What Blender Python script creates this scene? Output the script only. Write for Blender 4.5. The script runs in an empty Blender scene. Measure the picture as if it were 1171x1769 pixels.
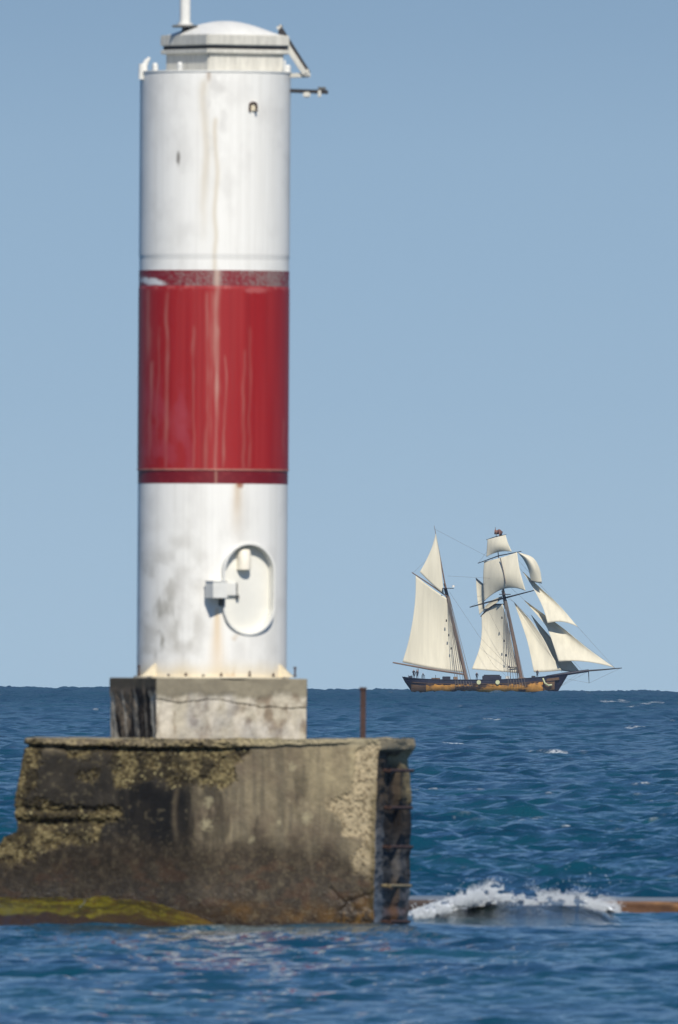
import bpy, bmesh, math, random
import numpy as np
from mathutils import Vector, Matrix
random.seed(7); rng = np.random.default_rng(7)
R = math.radians

# ------------------------------------------------------------------ camera
# very long lens from a shore 500 m away; earth's curvature is built in
AL = 1.8e-5              # radians per photograph pixel
CAMZ = 4.23; PITCH = 243.5 * AL; ROLL = 0.36
ER = 6.371e6
fw = Vector((0, math.cos(PITCH), math.sin(PITCH))); up = Vector((0, -math.sin(PITCH), math.cos(PITCH))); rt = Vector((1, 0, 0))
cr, sr = math.cos(R(ROLL)), math.sin(R(ROLL))
scene = bpy.context.scene
cam_d = bpy.data.cameras.new('camera'); cam = bpy.data.objects.new('camera', cam_d)
scene.collection.objects.link(cam); scene.camera = cam
r2 = rt * cr + up * sr; u2 = up * cr - rt * sr
cam.matrix_world = Matrix(((r2.x, u2.x, -fw.x, 0), (r2.y, u2.y, -fw.y, 0), (r2.z, u2.z, -fw.z, CAMZ), (0, 0, 0, 1)))
cam_d.sensor_fit = 'VERTICAL'; cam_d.sensor_height = 36; cam_d.sensor_width = 36 * 678 / 1024
cam_d.lens = 36 / (1769 * AL)
cam_d.clip_start = 1; cam_d.clip_end = 60000
cam_d.dof.use_dof = True; cam_d.dof.focus_distance = 5900
cam_d.dof.aperture_fstop = cam_d.lens / 1000 / 0.056

# ------------------------------------------------------------------ light
SUN_AZ, SUN_EL = 9.0, 43.0      # degrees right of the viewer's back, height
sdir = Vector((math.sin(R(SUN_AZ)) * math.cos(R(SUN_EL)), -math.cos(R(SUN_AZ)) * math.cos(R(SUN_EL)), math.sin(R(SUN_EL))))
w = bpy.data.worlds.new('World'); scene.world = w; w.use_nodes = True
nt = w.node_tree; nt.nodes.clear()
sky = nt.nodes.new('ShaderNodeTexSky'); sky.sky_type = 'NISHITA'; sky.sun_disc = False
sky.sun_elevation = R(SUN_EL); sky.sun_rotation = math.atan2(sdir.x, sdir.y)
sky.altitude = 0; sky.air_density = 1.0; sky.dust_density = 0.3; sky.ozone_density = 3.0
hs = nt.nodes.new('ShaderNodeMix'); hs.data_type = 'RGBA'; hs.blend_type = 'MULTIPLY'; hs.inputs[0].default_value = 1
hs.inputs[7].default_value = (0.72, 0.90, 1.16, 1)
bg = nt.nodes.new('ShaderNodeBackground'); bg.inputs[1].default_value = 0.075
wo = nt.nodes.new('ShaderNodeOutputWorld')
nt.links.new(sky.outputs[0], hs.inputs[6])
# the lake's own low summer haze: blends the clear sky into a pale blue layer near the horizon
tcw = nt.nodes.new('ShaderNodeTexCoord'); sxy = nt.nodes.new('ShaderNodeSeparateXYZ'); nt.links.new(tcw.outputs['Generated'], sxy.inputs[0])
rw = nt.nodes.new('ShaderNodeValToRGB'); rw.color_ramp.interpolation = 'EASE'
def L8(r, g, b_): return tuple((c / 255 / 12.92) if c < 10.3 else ((c / 255 + .055) / 1.055) ** 2.4 for c in (r, g, b_))
SKYS = 0.075
for i, (p_, c_) in enumerate([(0.0, (166, 193, 214)), (.012, (150, 179, 205)), (.024, (130, 160, 190)), (.08, (120, 153, 188)), (.35, (84, 130, 188))]):
    e_ = rw.color_ramp.elements[i] if i < 2 else rw.color_ramp.elements.new(p_)
    e_.position = p_; e_.color = (*[q / 1.0 for q in L8(*c_)], 1)
nt.links.new(sxy.outputs[2], rw.inputs[0])
mk = nt.nodes.new('ShaderNodeMapRange'); mk.inputs[1].default_value = .10; mk.inputs[2].default_value = .40; mk.clamp = True
nt.links.new(sxy.outputs[2], mk.inputs[0])
sc_ = nt.nodes.new('ShaderNodeVectorMath'); sc_.operation = 'SCALE'; sc_.inputs[3].default_value = 1 / SKYS; nt.links.new(rw.outputs[0], sc_.inputs[0])
mh = nt.nodes.new('ShaderNodeMix'); mh.data_type = 'RGBA'; nt.links.new(mk.outputs[0], mh.inputs[0]); nt.links.new(sc_.outputs[0], mh.inputs[6]); nt.links.new(hs.outputs[2], mh.inputs[7])
nt.links.new(mh.outputs[2], bg.inputs[0]); nt.links.new(bg.outputs[0], wo.inputs[0])
sl = bpy.data.lights.new('sun', 'SUN'); sl.energy = 4.5; sl.angle = R(0.53); sl.color = (1, 0.94, 0.84)
so = bpy.data.objects.new('sun', sl); scene.collection.objects.link(so)
so.rotation_euler = sdir.to_track_quat('Z', 'Y').to_euler()
scene.view_settings.view_transform = 'Standard'; scene.view_settings.look = 'None'
scene.view_settings.exposure = 0; scene.view_settings.gamma = 1
scene.cycles.max_bounces = 6; scene.cycles.volume_bounces = 0
scene.render.film_transparent = False
try: scene.cycles.use_denoising = True
except Exception: pass

# ------------------------------------------------------------------ helpers
def PN(px, py, Y):
    """photograph pixel at depth Y -> world coordinates (numpy)"""
    px = np.asarray(px, float); py = np.asarray(py, float); Y = np.asarray(Y, float)
    a = px - 585.5; b = py - 884.5
    u = a * cr + b * sr; v = -a * sr + b * cr
    dx = u * AL; dy = fw.y - v * AL * up.y; dz = fw.z - v * AL * up.z
    t = Y / dy
    return np.stack(np.broadcast_arrays(dx * t, Y, CAMZ + dz * t), -1)
def P(px, py, Y): return Vector(PN(px, py, Y).tolist())

def lin(r, g, b):
    f = lambda c: (c / 255 / 12.92) if c / 255 <= .04045 else ((c / 255 + .055) / 1.055) ** 2.4
    return np.array([f(r), f(g), f(b)])

def _h(i, j, k):
    n = (i.astype(np.int64) * 374761393 + j.astype(np.int64) * 668265263 + k.astype(np.int64) * 1274126177) & 0xffffffff
    n = ((n ^ (n >> 13)) * 1103515245) & 0xffffffff
    n = ((n ^ (n >> 15)) * 2246822519) & 0xffffffff
    return ((n ^ (n >> 16)) & 0xffff) / 65535.0
def vn(x, y, z=0.0):
    x, y, z = np.broadcast_arrays(np.asarray(x, float), np.asarray(y, float), np.asarray(z, float))
    i, j, k = np.floor(x), np.floor(y), np.floor(z)
    a, b, c = x - i, y - j, z - k
    a, b, c = a * a * (3 - 2 * a), b * b * (3 - 2 * b), c * c * (3 - 2 * c)
    o = 0
    for di in (0, 1):
        for dj in (0, 1):
            for dk in (0, 1):
                o = o + _h(i + di, j + dj, k + dk) * (a if di else 1 - a) * (b if dj else 1 - b) * (c if dk else 1 - c)
    return o
def fbm(x, y, z=0.0, o=4):
    s = 0; a = .5; t = 0
    for q in range(o):
        f = 2.03 ** q
        s = s + a * vn(x * f + 17.3 * q, y * f + 5.1 * q, z * f + 9.7 * q); t += a; a *= .5
    return s / t                                  # about 0..1
def ss(e0, e1, x):
    t = np.clip((x - e0) / (e1 - e0), 0, 1); return t * t * (3 - 2 * t)
def inpoly(x, y, poly):
    r = np.zeros(np.shape(x), bool); n = len(poly)
    for i in range(n):
        x0, y0 = poly[i]; x1, y1 = poly[(i + 1) % n]
        if y0 == y1: continue
        c = ((y0 > y) != (y1 > y)) & (x < (x1 - x0) * (y - y0) / (y1 - y0) + x0)
        r ^= c
    return r
def mixc(a, b, m):
    m = np.asarray(m)[..., None]; return a * (1 - m) + np.asarray(b) * m

# ------------------------------------------------------------------ materials
def mat(name, col=None, rough=.6, metal=0, attr=False, var=.12, vscale=3, bump=0, bscale=20, spec=.5, stretch=None, wetrough=None):
    m = bpy.data.materials.new(name); m.use_nodes = True
    t = m.node_tree; n = t.nodes; b = n['Principled BSDF']
    tc = n.new('ShaderNodeTexCoord'); src = tc.outputs['Object']
    if stretch:
        mp = n.new('ShaderNodeMapping'); mp.inputs['Scale'].default_value = stretch
        t.links.new(src, mp.inputs[0]); src = mp.outputs[0]
    no = n.new('ShaderNodeTexNoise'); no.inputs['Scale'].default_value = vscale; no.inputs['Detail'].default_value = 5
    no.inputs['Roughness'].default_value = .6
    t.links.new(src, no.inputs['Vector'])
    mr = n.new('ShaderNodeMapRange'); mr.inputs[1].default_value = .3; mr.inputs[2].default_value = .7
    mr.inputs[3].default_value = 1 - var; mr.inputs[4].default_value = 1 + var
    t.links.new(no.outputs[0], mr.inputs[0])
    mx = n.new('ShaderNodeMix'); mx.data_type = 'RGBA'; mx.blend_type = 'MULTIPLY'; mx.inputs[0].default_value = 1
    if attr:
        at = n.new('ShaderNodeAttribute'); at.attribute_name = 'Col'; t.links.new(at.outputs['Color'], mx.inputs[6])
        if wetrough is not None:
            mw = n.new('ShaderNodeMapRange'); mw.inputs[3].default_value = rough; mw.inputs[4].default_value = wetrough
            t.links.new(at.outputs['Alpha'], mw.inputs[0]); t.links.new(mw.outputs[0], b.inputs['Roughness'])
    else: mx.inputs[6].default_value = (*col, 1)
    t.links.new(mr.outputs[0], mx.inputs[7]); t.links.new(mx.outputs[2], b.inputs['Base Color'])
    if wetrough is None: b.inputs['Roughness'].default_value = rough
    b.inputs['Metallic'].default_value = metal; b.inputs['Specular IOR Level'].default_value = spec
    if bump:
        n2 = n.new('ShaderNodeTexNoise'); n2.inputs['Scale'].default_value = bscale; n2.inputs['Detail'].default_value = 6
        t.links.new(tc.outputs['Object'], n2.inputs['Vector'])
        bp = n.new('ShaderNodeBump'); bp.inputs['Distance'].default_value = bump; bp.inputs['Strength'].default_value = 1
        t.links.new(n2.outputs[0], bp.inputs['Height']); t.links.new(bp.outputs[0], b.inputs['Normal'])
    return m
M = {}
M['paint'] = mat('weathered_paint', rough=.48, attr=True, var=.018, vscale=4, stretch=(6, 6, .5))
M['white'] = mat('white_paint', tuple(lin(222, 221, 214)), .5, var=.08, vscale=5, bump=.002, bscale=30)
M['cap'] = mat('dull_white_paint', tuple(lin(200, 197, 186)), .6, var=.16, vscale=5, bump=.004, bscale=25, stretch=(3, 3, .6))
M['grey'] = mat('grey_metal', tuple(lin(95, 95, 92)), .55, var=.15, vscale=8)
M['dark'] = mat('dark_metal', tuple(lin(42, 40, 42)), .6, var=.2, vscale=8)
M['rust'] = mat('rusty_steel', tuple(lin(66, 46, 41)), .85, var=.35, vscale=14, bump=.004, bscale=60)
M['cream'] = mat('rust_bled_paint', tuple(lin(222, 210, 182)), .6, var=.12, vscale=14)
M['conc'] = mat('weathered_concrete', rough=.92, attr=True, var=.22, vscale=9, bump=.012, bscale=28, spec=.25, wetrough=.35)
M['conc2'] = mat('plinth_concrete', rough=.92, attr=True, var=.12, vscale=9, bump=.006, bscale=25, spec=.25, wetrough=.5)

# ------------------------------------------------------------------ object builders
def tag(o, label=None, cat=None, group=None, kind=None):
    if label: o['label'] = label
    if cat: o['category'] = cat
    if group: o['group'] = group
    if kind: o['kind'] = kind
    return o
def root(name, loc, label, cat, group=None):
    o = bpy.data.objects.new(name, None); scene.collection.objects.link(o); o.location = loc
    o.empty_display_size = .3
    return tag(o, label, cat, group)
def wloc(o):
    v = Vector((0, 0, 0))
    while o is not None: v += o.location; o = o.parent
    return v
def mesh(name, verts, faces, m, parent=None, smooth=False, col=None, origin=None):
    """verts in WORLD coordinates"""
    V = np.asarray(verts, float).reshape(-1, 3)
    base = wloc(parent) if parent else Vector(origin if origin is not None else (0, 0, 0))
    V = V - np.array(base)[None]
    me = bpy.data.meshes.new(name)
    if isinstance(faces, np.ndarray):
        nf, k = faces.shape
        me.vertices.add(len(V)); me.vertices.foreach_set('co', V.astype(np.float32).ravel())
        me.loops.add(nf * k); me.loops.foreach_set('vertex_index', faces.astype(np.int32).ravel())
        me.polygons.add(nf); me.polygons.foreach_set('loop_start', np.arange(0, nf * k, k, dtype=np.int32))
        me.polygons.foreach_set('loop_total', np.full(nf, k, np.int32))
        me.update(calc_edges=True)
    else:
        me.from_pydata([tuple(v) for v in V], [], faces); me.update()
    if smooth: me.polygons.foreach_set('use_smooth', np.ones(len(me.polygons), bool))
    if col is not None:
        c = np.asarray(col, np.float32).reshape(len(V), -1)
        if c.shape[1] == 3: c = np.concatenate([c, np.zeros((len(V), 1), np.float32)], 1)
        a = me.color_attributes.new('Col', 'FLOAT_COLOR', 'POINT'); a.data.foreach_set('color', c.ravel())
    me.materials.append(m)
    o = bpy.data.objects.new(name, me); scene.collection.objects.link(o)
    if parent: o.parent = parent
    else: o.location = base
    return o
def grid_faces(nr, nc, closed=False, flip=False):
    r = np.arange(nr - 1)[:, None]; c = np.arange(nc if closed else nc - 1)[None]
    c1 = (c + 1) % nc
    q = np.stack(np.broadcast_arrays(r * nc + c, r * nc + c1, (r + 1) * nc + c1, (r + 1) * nc + c), -1).reshape(-1, 4)
    return q[:, ::-1].copy() if flip else q
class MB:
    def __init__(s): s.bm = bmesh.new()
    def merge(s, verts, faces):
        vs = [s.bm.verts.new(v) for v in verts]
        for f in faces:
            try: s.bm.faces.new([vs[i] for i in f])
            except ValueError: pass
    def box(s, c, size, ax=None, bev=0):
        """ax: (x,y,z) axis vectors"""
        ax = ax or (Vector((1, 0, 0)), Vector((0, 1, 0)), Vector((0, 0, 1)))
        b = bmesh.new(); bmesh.ops.create_cube(b, size=1)
        for v in b.verts: v.co = Vector((v.co.x * size[0], v.co.y * size[1], v.co.z * size[2]))
        if bev: bmesh.ops.bevel(b, geom=b.edges[:], offset=bev, segments=2, affect='EDGES')
        for v in b.verts: v.co = Vector(c) + ax[0] * v.co.x + ax[1] * v.co.y + ax[2] * v.co.z
        b.verts.ensure_lookup_table()
        s.merge([v.co.copy() for v in b.verts], [[v.index for v in f.verts] for f in b.faces]); b.free(); return s
    def tube(s, pts, rad, n=10, cap=True):
        pts = [Vector(p) for p in pts]
        if not hasattr(rad, '__len__'): rad = [rad] * len(pts)
        V = []; F = []
        for i, p in enumerate(pts):
            d = (pts[min(i + 1, len(pts) - 1)] - pts[max(i - 1, 0)]).normalized()
            a = d.cross(Vector((0, 0, 1)));
            if a.length < .05: a = d.cross(Vector((0, 1, 0)))
            a.normalize(); b = d.cross(a)
            for k in range(n):
                t = 2 * math.pi * k / n; V.append(p + (a * math.cos(t) + b * math.sin(t)) * rad[i])
        for i in range(len(pts) - 1):
            for k in range(n): F.append([i * n + k, i * n + (k + 1) % n, (i + 1) * n + (k + 1) % n, (i + 1) * n + k])
        if cap: F.append(list(range(n))[::-1]); F.append([(len(pts) - 1) * n + k for k in range(n)])
        s.merge(V, F); return s
    def prism(s, poly, n0, n1, depth=None):
        """poly: list of points; extruded along vector n1"""
        k = len(poly); V = [Vector(p) + n0 for p in poly] + [Vector(p) + n1 for p in poly]
        F = [list(range(k)), [k + i for i in range(k)][::-1]] + [[i, k + i, k + (i + 1) % k, (i + 1) % k] for i in range(k)]
        s.merge(V, F); return s
    def build(s, name, m, parent=None, smooth=False, origin=None):
        bmesh.ops.recalc_face_normals(s.bm, faces=s.bm.faces)
        base = wloc(parent) if parent else Vector(origin or (0, 0, 0))
        for v in s.bm.verts: v.co -= base
        me = bpy.data.meshes.new(name); s.bm.to_mesh(me); s.bm.free()
        if smooth:
            me.polygons.foreach_set('use_smooth', np.ones(len(me.polygons), bool))
            try: me.set_sharp_from_angle(angle=R(38))
            except Exception: pass
        me.materials.append(m); o = bpy.data.objects.new(name, me); scene.collection.objects.link(o)
        if parent: o.parent = parent
        else: o.location = base
        return o

# ------------------------------------------------------------------ the sea
def foam_mask(X, Y, patches):
    f = np.zeros_like(X)
    for (px, py, wx, wd) in patches:
        # intersection of that line of sight with the mean water
        a = px - 585.5; b = py - 884.5; v = -a * sr + b * cr; u = a * cr + b * sr
        ang = v * AL - PITCH
        disc = ang * ang - 2 * CAMZ / ER
        d = CAMZ / ang if disc <= 0 else (ang - math.sqrt(disc)) * ER
        f = np.maximum(f, np.exp(-((X - u * AL * d) / wx) ** 2 - ((Y - d) / wd) ** 2))
    return f
def hump(X, Y):
    """the wave that rides up against the low breakwater"""
    px = 585.5 + X / 508 / AL + 4
    Hh = np.interp(px, [680, 700, 760, 820, 855, 900, 960, 1010, 1050, 1085], [0, .05, .32, .45, .52, .44, .42, .37, .22, 0])
    d = Y - 509.0 - .5 * np.sin(X * .9)
    prof = np.where(d < 0, np.exp(-(d / 1.9) ** 2), np.exp(-(d / 2.6) ** 2))
    return Hh * prof
def make_sea():
    d = [2.0]
    while d[-1] < 300: d.append(d[-1] * 1.18)
    d[-1] = 300
    while d[-1] < 560: d.append(d[-1] + .17)
    while d[-1] < 9500: d.append(d[-1] * (1 + min(.0008, .00023 + .00000026 * (d[-1] - 560))))
    d = np.array(d)
    a = list(np.linspace(-.74, .74, 400)); s = a[1] - a[0]; e = []
    x = .74
    while x < 170: s *= 1.10; x += s; e.append(x)
    a = np.radians(np.array([-q for q in e[::-1]] + a + e + [180.0 - .0001 + 0 * e[-1]]))
    a = a[(a > -math.pi) & (a < math.pi)]; a = np.concatenate([[-math.pi], a]) if a[0] > -math.pi + .05 else a
    nr, nc = len(d), len(a)
    wl = np.exp(np.linspace(math.log(.45), math.log(14), 90)); wl *= rng.uniform(.96, 1.04, 90)
    th = rng.normal(R(72), R(40), 90); ph = rng.uniform(0, 2 * math.pi, 90)
    amp = .0088 * wl ** .55 * rng.uniform(.6, 1.4, 90) * np.where(wl > 8, (8 / wl) ** .8, 1)
    dr = np.gradient(d); da = np.gradient(a)
    V = np.empty((nr, nc, 3), np.float32); C = np.zeros((nr, nc, 4), np.float32)
    for r0 in range(0, nr, 400):
        D = d[r0:r0 + 400, None]; X = D * np.sin(a)[None]; Y = D * np.cos(a)[None]
        sp = np.maximum(dr[r0:r0 + 400, None] * np.interp(d[r0:r0 + 400, None], [900, 2500], [.9, .22]), np.abs(da)[None] * D * .8)
        near = ss(20, 250, D)
        calm = ss(535, 500, Y)
        Z = np.zeros_like(X); DX = np.zeros_like(X); DY = np.zeros_like(X); J = np.zeros_like(X)
        for l, t, p, A in zip(wl, th, ph, amp):
            k = 2 * math.pi / l; kx, ky = k * math.cos(t), k * math.sin(t)
            wgt = ss(2.2, 4.0, l / sp) * near * A * (1 - (.55 if l > 4 else .50 if l > 1.8 else .28) * calm)
            arg = kx * X + ky * Y + p
            s_, c_ = np.sin(arg), np.cos(arg)
            Z += wgt * c_; DX -= wgt * .95 * s_ * kx / k; DY -= wgt * .95 * s_ * ky / k; J += wgt * k * c_
        # gusts vary the height of the chop in patches
        Z *= .75 + .5 * vn(X / 31, Y / 47)
        Z += ss(4200, 5600, D) * (fbm(X / 2.1, Y / 420, 2.2, 4) - .64) * 1.9; Z *= 1 - .35 * ss(470, 492, Y) * ss(545, 522, Y)          # lee of the block and the breakwater
        Z = np.where(Z > 0, Z * (1 - .8 * ss(488, 496, Y) * ss(512, 508, Y) * ss(.8, 2.0, X)), Z)
        hp = hump(X, Y); Z = Z * (1 - .6 * np.clip(hp * 2, 0, 1)) + hp
        V[r0:r0 + 400] = np.stack([X + DX, Y + DY, Z - D * D / (2 * ER)], -1)
        n = fbm(X * 1.1, Y * .5, 3.3, 4)
        fm = foam_mask(X, Y, [(958, 1306, 1.1, 26), (1000, 1307, .4, 16), (780, 1290, .4, 18), (1098, 1262, .5, 22), (850, 1248, .5, 30), (1138, 1218, 1.6, 60), (1118, 1224, 1.5, 40), (10, 1203, 1.2, 60),
                              (722, 1404, .5, 6), (1150, 1395, .4, 10), (1060, 1214, 1.3, 50),
                              (960, 1196, 1.5, 80)])
        f = ss(.42, .54, n) * ss(.12, .45, fm)
        f = np.maximum(f, ss(.50, .70, J) * ss(.58, .68, fbm(X / 5, Y / 22, 8.1, 3)) * ss(.42, .55, n) * ss(560, 760, Y) * .9)
        pxx = 585.5 + X / 508 / AL + 4
        e = np.interp(pxx, [690, 700, 850, 900, 1060, 1080], [0, 1, 1, .6, .8, 0])
        crest = ss(.30, .46, hp) * ss(.46, .64, fbm(X * 4, Y * 2.5, 5.5, 4) + .14 * (pxx < 850))
        f = np.maximum(f, np.where((hp > .02), np.maximum(crest * e, ss(850, 800, pxx) * ss(.02, .08, hp) * ss(.22, .45, n)), 0))
        lap = ss(494.5, 496.6, Y) * (np.abs(X + 2.2) < 3.4) * ss(.54, .66, fbm(X * 2.2, Y * 1.2, 2.4, 4)) * (Y < 499)
        f = np.maximum(f, lap * .7)
        C[r0:r0 + 400, :, 0] = f
        # darker water colour where the breaking wave rises
        C[r0:r0 + 400, :, 1] = np.clip(hp * 9, 0, 1)
    q = grid_faces(nr, nc)
    m = bpy.data.materials.new('sea_water'); m.use_nodes = True; t = m.node_tree; n = t.nodes; L = t.links.new
    b = n['Principled BSDF']; b.inputs['Roughness'].default_value = .12; b.inputs['IOR'].default_value = 1.333
    at = n.new('ShaderNodeAttribute'); at.attribute_name = 'Col'
    sx = n.new('ShaderNodeSeparateColor'); L(at.outputs['Color'], sx.inputs[0])
    geo = n.new('ShaderNodeNewGeometry')
    def noise(scale, sc, det=4):
        mp = n.new('ShaderNodeMapping'); mp.inputs['Scale'].default_value = sc
        L(geo.outputs['Position'], mp.inputs[0]); no = n.new('ShaderNodeTexNoise')
        no.inputs['Scale'].default_value = scale; no.inputs['Detail'].default_value = det; L(mp.outputs[0], no.inputs['Vector']); return no
    big = noise(.11, (1, .5, .2), 3)
    rp = n.new('ShaderNodeValToRGB'); L(big.outputs[0], rp.inputs[0])
    rp.color_ramp.elements[0].position = .35; rp.color_ramp.elements[0].color = (.003, .034, .070, 1)
    rp.color_ramp.elements[1].position = .68; rp.color_ramp.elements[1].color = (.005, .058, .084, 1)
    m1 = n.new('ShaderNodeMix'); m1.data_type = 'RGBA'; L(sx.outputs[1], m1.inputs[0]); L(rp.outputs[0], m1.inputs[6]); m1.inputs[7].default_value = (.014, .024, .022, 1)
    fo = noise(9, (1, 1, 1), 4)
    fr = n.new('ShaderNodeMapRange'); fr.inputs[1].default_value = .35; fr.inputs[2].default_value = .6; L(fo.outputs[0], fr.inputs[0])
    fm = n.new('ShaderNodeMath'); fm.operation = 'MULTIPLY'; L(sx.outputs[0], fm.inputs[0]); L(fr.outputs[0], fm.inputs[1])
    m2 = n.new('ShaderNodeMix'); m2.data_type = 'RGBA'; L(fm.outputs[0], m2.inputs[0]); L(m1.outputs[2], m2.inputs[6]); m2.inputs[7].default_value = (.72, .76, .78, 1)
    L(m2.outputs[2], b.inputs['Base Color'])
    ro = n.new('ShaderNodeMapRange'); ro.inputs[3].default_value = .12; ro.inputs[4].default_value = .8; L(fm.outputs[0], ro.inputs[0]); L(ro.outputs[0], b.inputs['Roughness'])
    r1 = noise(2.6, (1, .75, 1), 5); r3 = noise(.8, (1, .8, 1), 3)
    bp = n.new('ShaderNodeBump'); bp.inputs['Distance'].default_value = .09; L(r1.outputs[0], bp.inputs['Height'])
    b2 = n.new('ShaderNodeBump'); b2.inputs['Distance'].default_value = .12; L(r3.outputs[0], b2.inputs['Height']); L(bp.outputs[0], b2.inputs['Normal'])
    r4 = noise(7, (1, .6, 1), 4); b3 = n.new('ShaderNodeBump'); b3.inputs['Distance'].default_value = .036; L(r4.outputs[0], b3.inputs['Height']); L(b2.outputs[0], b3.inputs['Normal'])
    sp_ = n.new('ShaderNodeSeparateXYZ'); L(geo.outputs['Position'], sp_.inputs[0])
    far = n.new('ShaderNodeMapRange'); far.inputs[1].default_value = 600; far.inputs[2].default_value = 3500; L(sp_.outputs[1], far.inputs[0])
    for q_, (lo_, hi_) in ((bp, (.075, .32)), (b2, (.085, .60))):
        mr_ = n.new('ShaderNodeMapRange'); mr_.inputs[3].default_value = lo_; mr_.inputs[4].default_value = hi_; L(far.outputs[0], mr_.inputs[0]); L(mr_.outputs[0], q_.inputs['Distance'])
    L(b3.outputs[0], b.inputs['Normal'])
    rf = n.new('ShaderNodeMapRange'); rf.inputs[3].default_value = .045; rf.inputs[4].default_value = .36; L(far.outputs[0], rf.inputs[0]); L(rf.outputs[0], ro.inputs[3])
    o = mesh('sea', V.reshape(-1, 3), q, m, smooth=True, col=C.reshape(-1, 4))
    tag(o, kind='structure'); return o
make_sea()

# ------------------------------------------------------------------ concrete foundation block
YF = 498.0
def left_px(py):
    return np.interp(py, [1270, 1283, 1300, 1340, 1400, 1425, 1436, 1446, 1460, 1500, 1560, 1700],
                     [50, 43, 38, 31, 20, 22, 27, 2, -6, -16, -34, -60])
def block_fields(px, py, X, Z):
    """painted weathering, painted wet glints low down, and the depth of the broken patches; px,py are the face's own layout coordinates"""
    wx = px + (fbm(px / 26, py / 26, 1.1, 3) - .5) * 40 + (fbm(px / 3.4, py / 3.4, 1.4, 3) - .5) * 13; wy = py + (fbm(px / 26, py / 26, 7.7, 3) - .5) * 34 + (fbm(px / 3.4, py / 3.4, 5.4, 3) - .5) * 13
    jn = [(fbm(px / 5 + 9 * q, py / 5, q, 3) - .5) * 22 for q in range(8)]
    soft = lambda x, y, poly: sum(inpoly(x + jn[q], y + jn[7 - q], poly).astype(float) for q in range(8)) / 8
    A = soft(wx, wy, [(185, 1290), (425, 1286), (410, 1335), (385, 1356), (340, 1360), (318, 1352), (290, 1364), (268, 1345), (240, 1364), (200, 1360), (188, 1330)])
    A2 = soft(wx, wy, [(100, 1288), (200, 1288), (190, 1306), (120, 1304)])
    B = soft(wx, wy, [(-90, 1240), (70, 1285), (66, 1330), (58, 1378), (85, 1388), (190, 1398), (205, 1420), (176, 1438), (150, 1456), (70, 1470), (56, 1492), (10, 1500), (-90, 1500)])
    Cc = soft(wx, wy, [(625, 1290), (700, 1280), (700, 1545), (625, 1530), (612, 1496), (622, 1450), (590, 1440), (596, 1410), (560, 1388), (604, 1376), (612, 1340)])
    D = soft(wx, wy, [(140, 1325), (175, 1325), (160, 1350), (145, 1345)])
    E = soft(wx, wy, [(575, 1535), (600, 1545), (640, 1530), (660, 1640), (570, 1640), (585, 1570)])
    pm = np.maximum.reduce([A, A2, B, D])
    # fine pebbly breakage
    peb = fbm(X * 24, Z * 24, 2.2, 3); peb2 = fbm(X * 6, Z * 6, 4.2, 4)
    h = np.zeros_like(px)
    h -= pm * (.035 + .07 * (peb2 - .4)) ; h += pm * (peb - .5) * .055
    h -= Cc * .03; h += Cc * (peb - .5) * .04 + Cc * (peb2 - .5) * .03
    h -= E * .008 - E * (peb2 - .5) * .08
    h += (peb - .5) * .008 + (fbm(X * 1.3, Z * 1.3, 6, 3) - .5) * .05
    # horizontal broken ledges on the left
    for (y0, x1, dpt, wd) in [(1424, 205, .10, 8), (1398, 200, .05, 5)]:
        yy = y0 + 10 * (fbm(px / 40, 0, y0, 3) - .5)
        h -= dpt * np.exp(-((py - yy) / wd) ** 2) * ss(x1 + 25, x1 - 40, px)
    # lip at the top, shadow gap beneath
    lipn = fbm(px / 26, 3.3, 0, 4)
    ly = np.interp(px, [50, 200, 330, 420, 560, 660], [1286, 1290, 1293, 1291, 1286, 1284]) + 6 * (lipn - .5)
    lip = ss(ly + 1.5, ly - 1.5, py)
    lipw = ss(640, 560, px)
    h += lip * (.05 + .05 * (fbm(X * 3, Z * 9, 1, 4) - .5) + (peb - .5) * .03) * lipw
    h -= np.exp(-((py - ly - 4) / 3.2) ** 2) * .07 * ss(430, 380, px)
    crk = 1547 + np.where(px < 600, (px - 575) * 1.0, 22 - (px - 600) * .35) + 8 * (fbm(px / 9, 1, 1, 3) - .5) - 10
    ck = np.exp(-((py - crk) / 3.0) ** 2) * (px > 570) * (px < 645)
    h -= ck * .018
    # ---- colour
    st = fbm((px + 5 * fbm(px / 40, py / 50, 3, 2)) / 7, py / 90, 9.1, 5); st2 = fbm(px / 17, py / 160, 3.1, 3); mo = fbm(px / 30, py / 30, 5.2, 5); fi = fbm(px / 4, py / 4, 8.8, 3)
    base = mixc(np.ones(px.shape + (3,)) * lin(139, 127, 103), lin(92, 86, 74), ss(.35, .68, st) * .55)
    base = mixc(base, lin(112, 98, 82), ss(.40, .72, mo) * .6)
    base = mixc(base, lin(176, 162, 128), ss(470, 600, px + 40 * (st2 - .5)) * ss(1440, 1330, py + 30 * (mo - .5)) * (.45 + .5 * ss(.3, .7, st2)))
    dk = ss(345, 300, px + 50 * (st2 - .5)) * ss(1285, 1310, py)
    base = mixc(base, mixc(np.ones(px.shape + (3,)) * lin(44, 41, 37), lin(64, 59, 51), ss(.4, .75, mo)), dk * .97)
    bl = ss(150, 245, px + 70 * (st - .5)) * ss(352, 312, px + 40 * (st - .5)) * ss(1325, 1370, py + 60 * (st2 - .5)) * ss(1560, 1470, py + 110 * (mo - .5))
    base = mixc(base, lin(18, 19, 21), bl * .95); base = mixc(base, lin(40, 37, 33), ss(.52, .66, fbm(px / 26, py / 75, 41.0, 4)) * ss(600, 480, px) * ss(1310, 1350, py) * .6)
    base = mixc(base, lin(96, 86, 70), np.exp(-((px - 304 - 3 * np.sin(py / 23)) / 4.5) ** 2) * ss(1345, 1370, py) * ss(1490, 1420, py) * .8)
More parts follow.
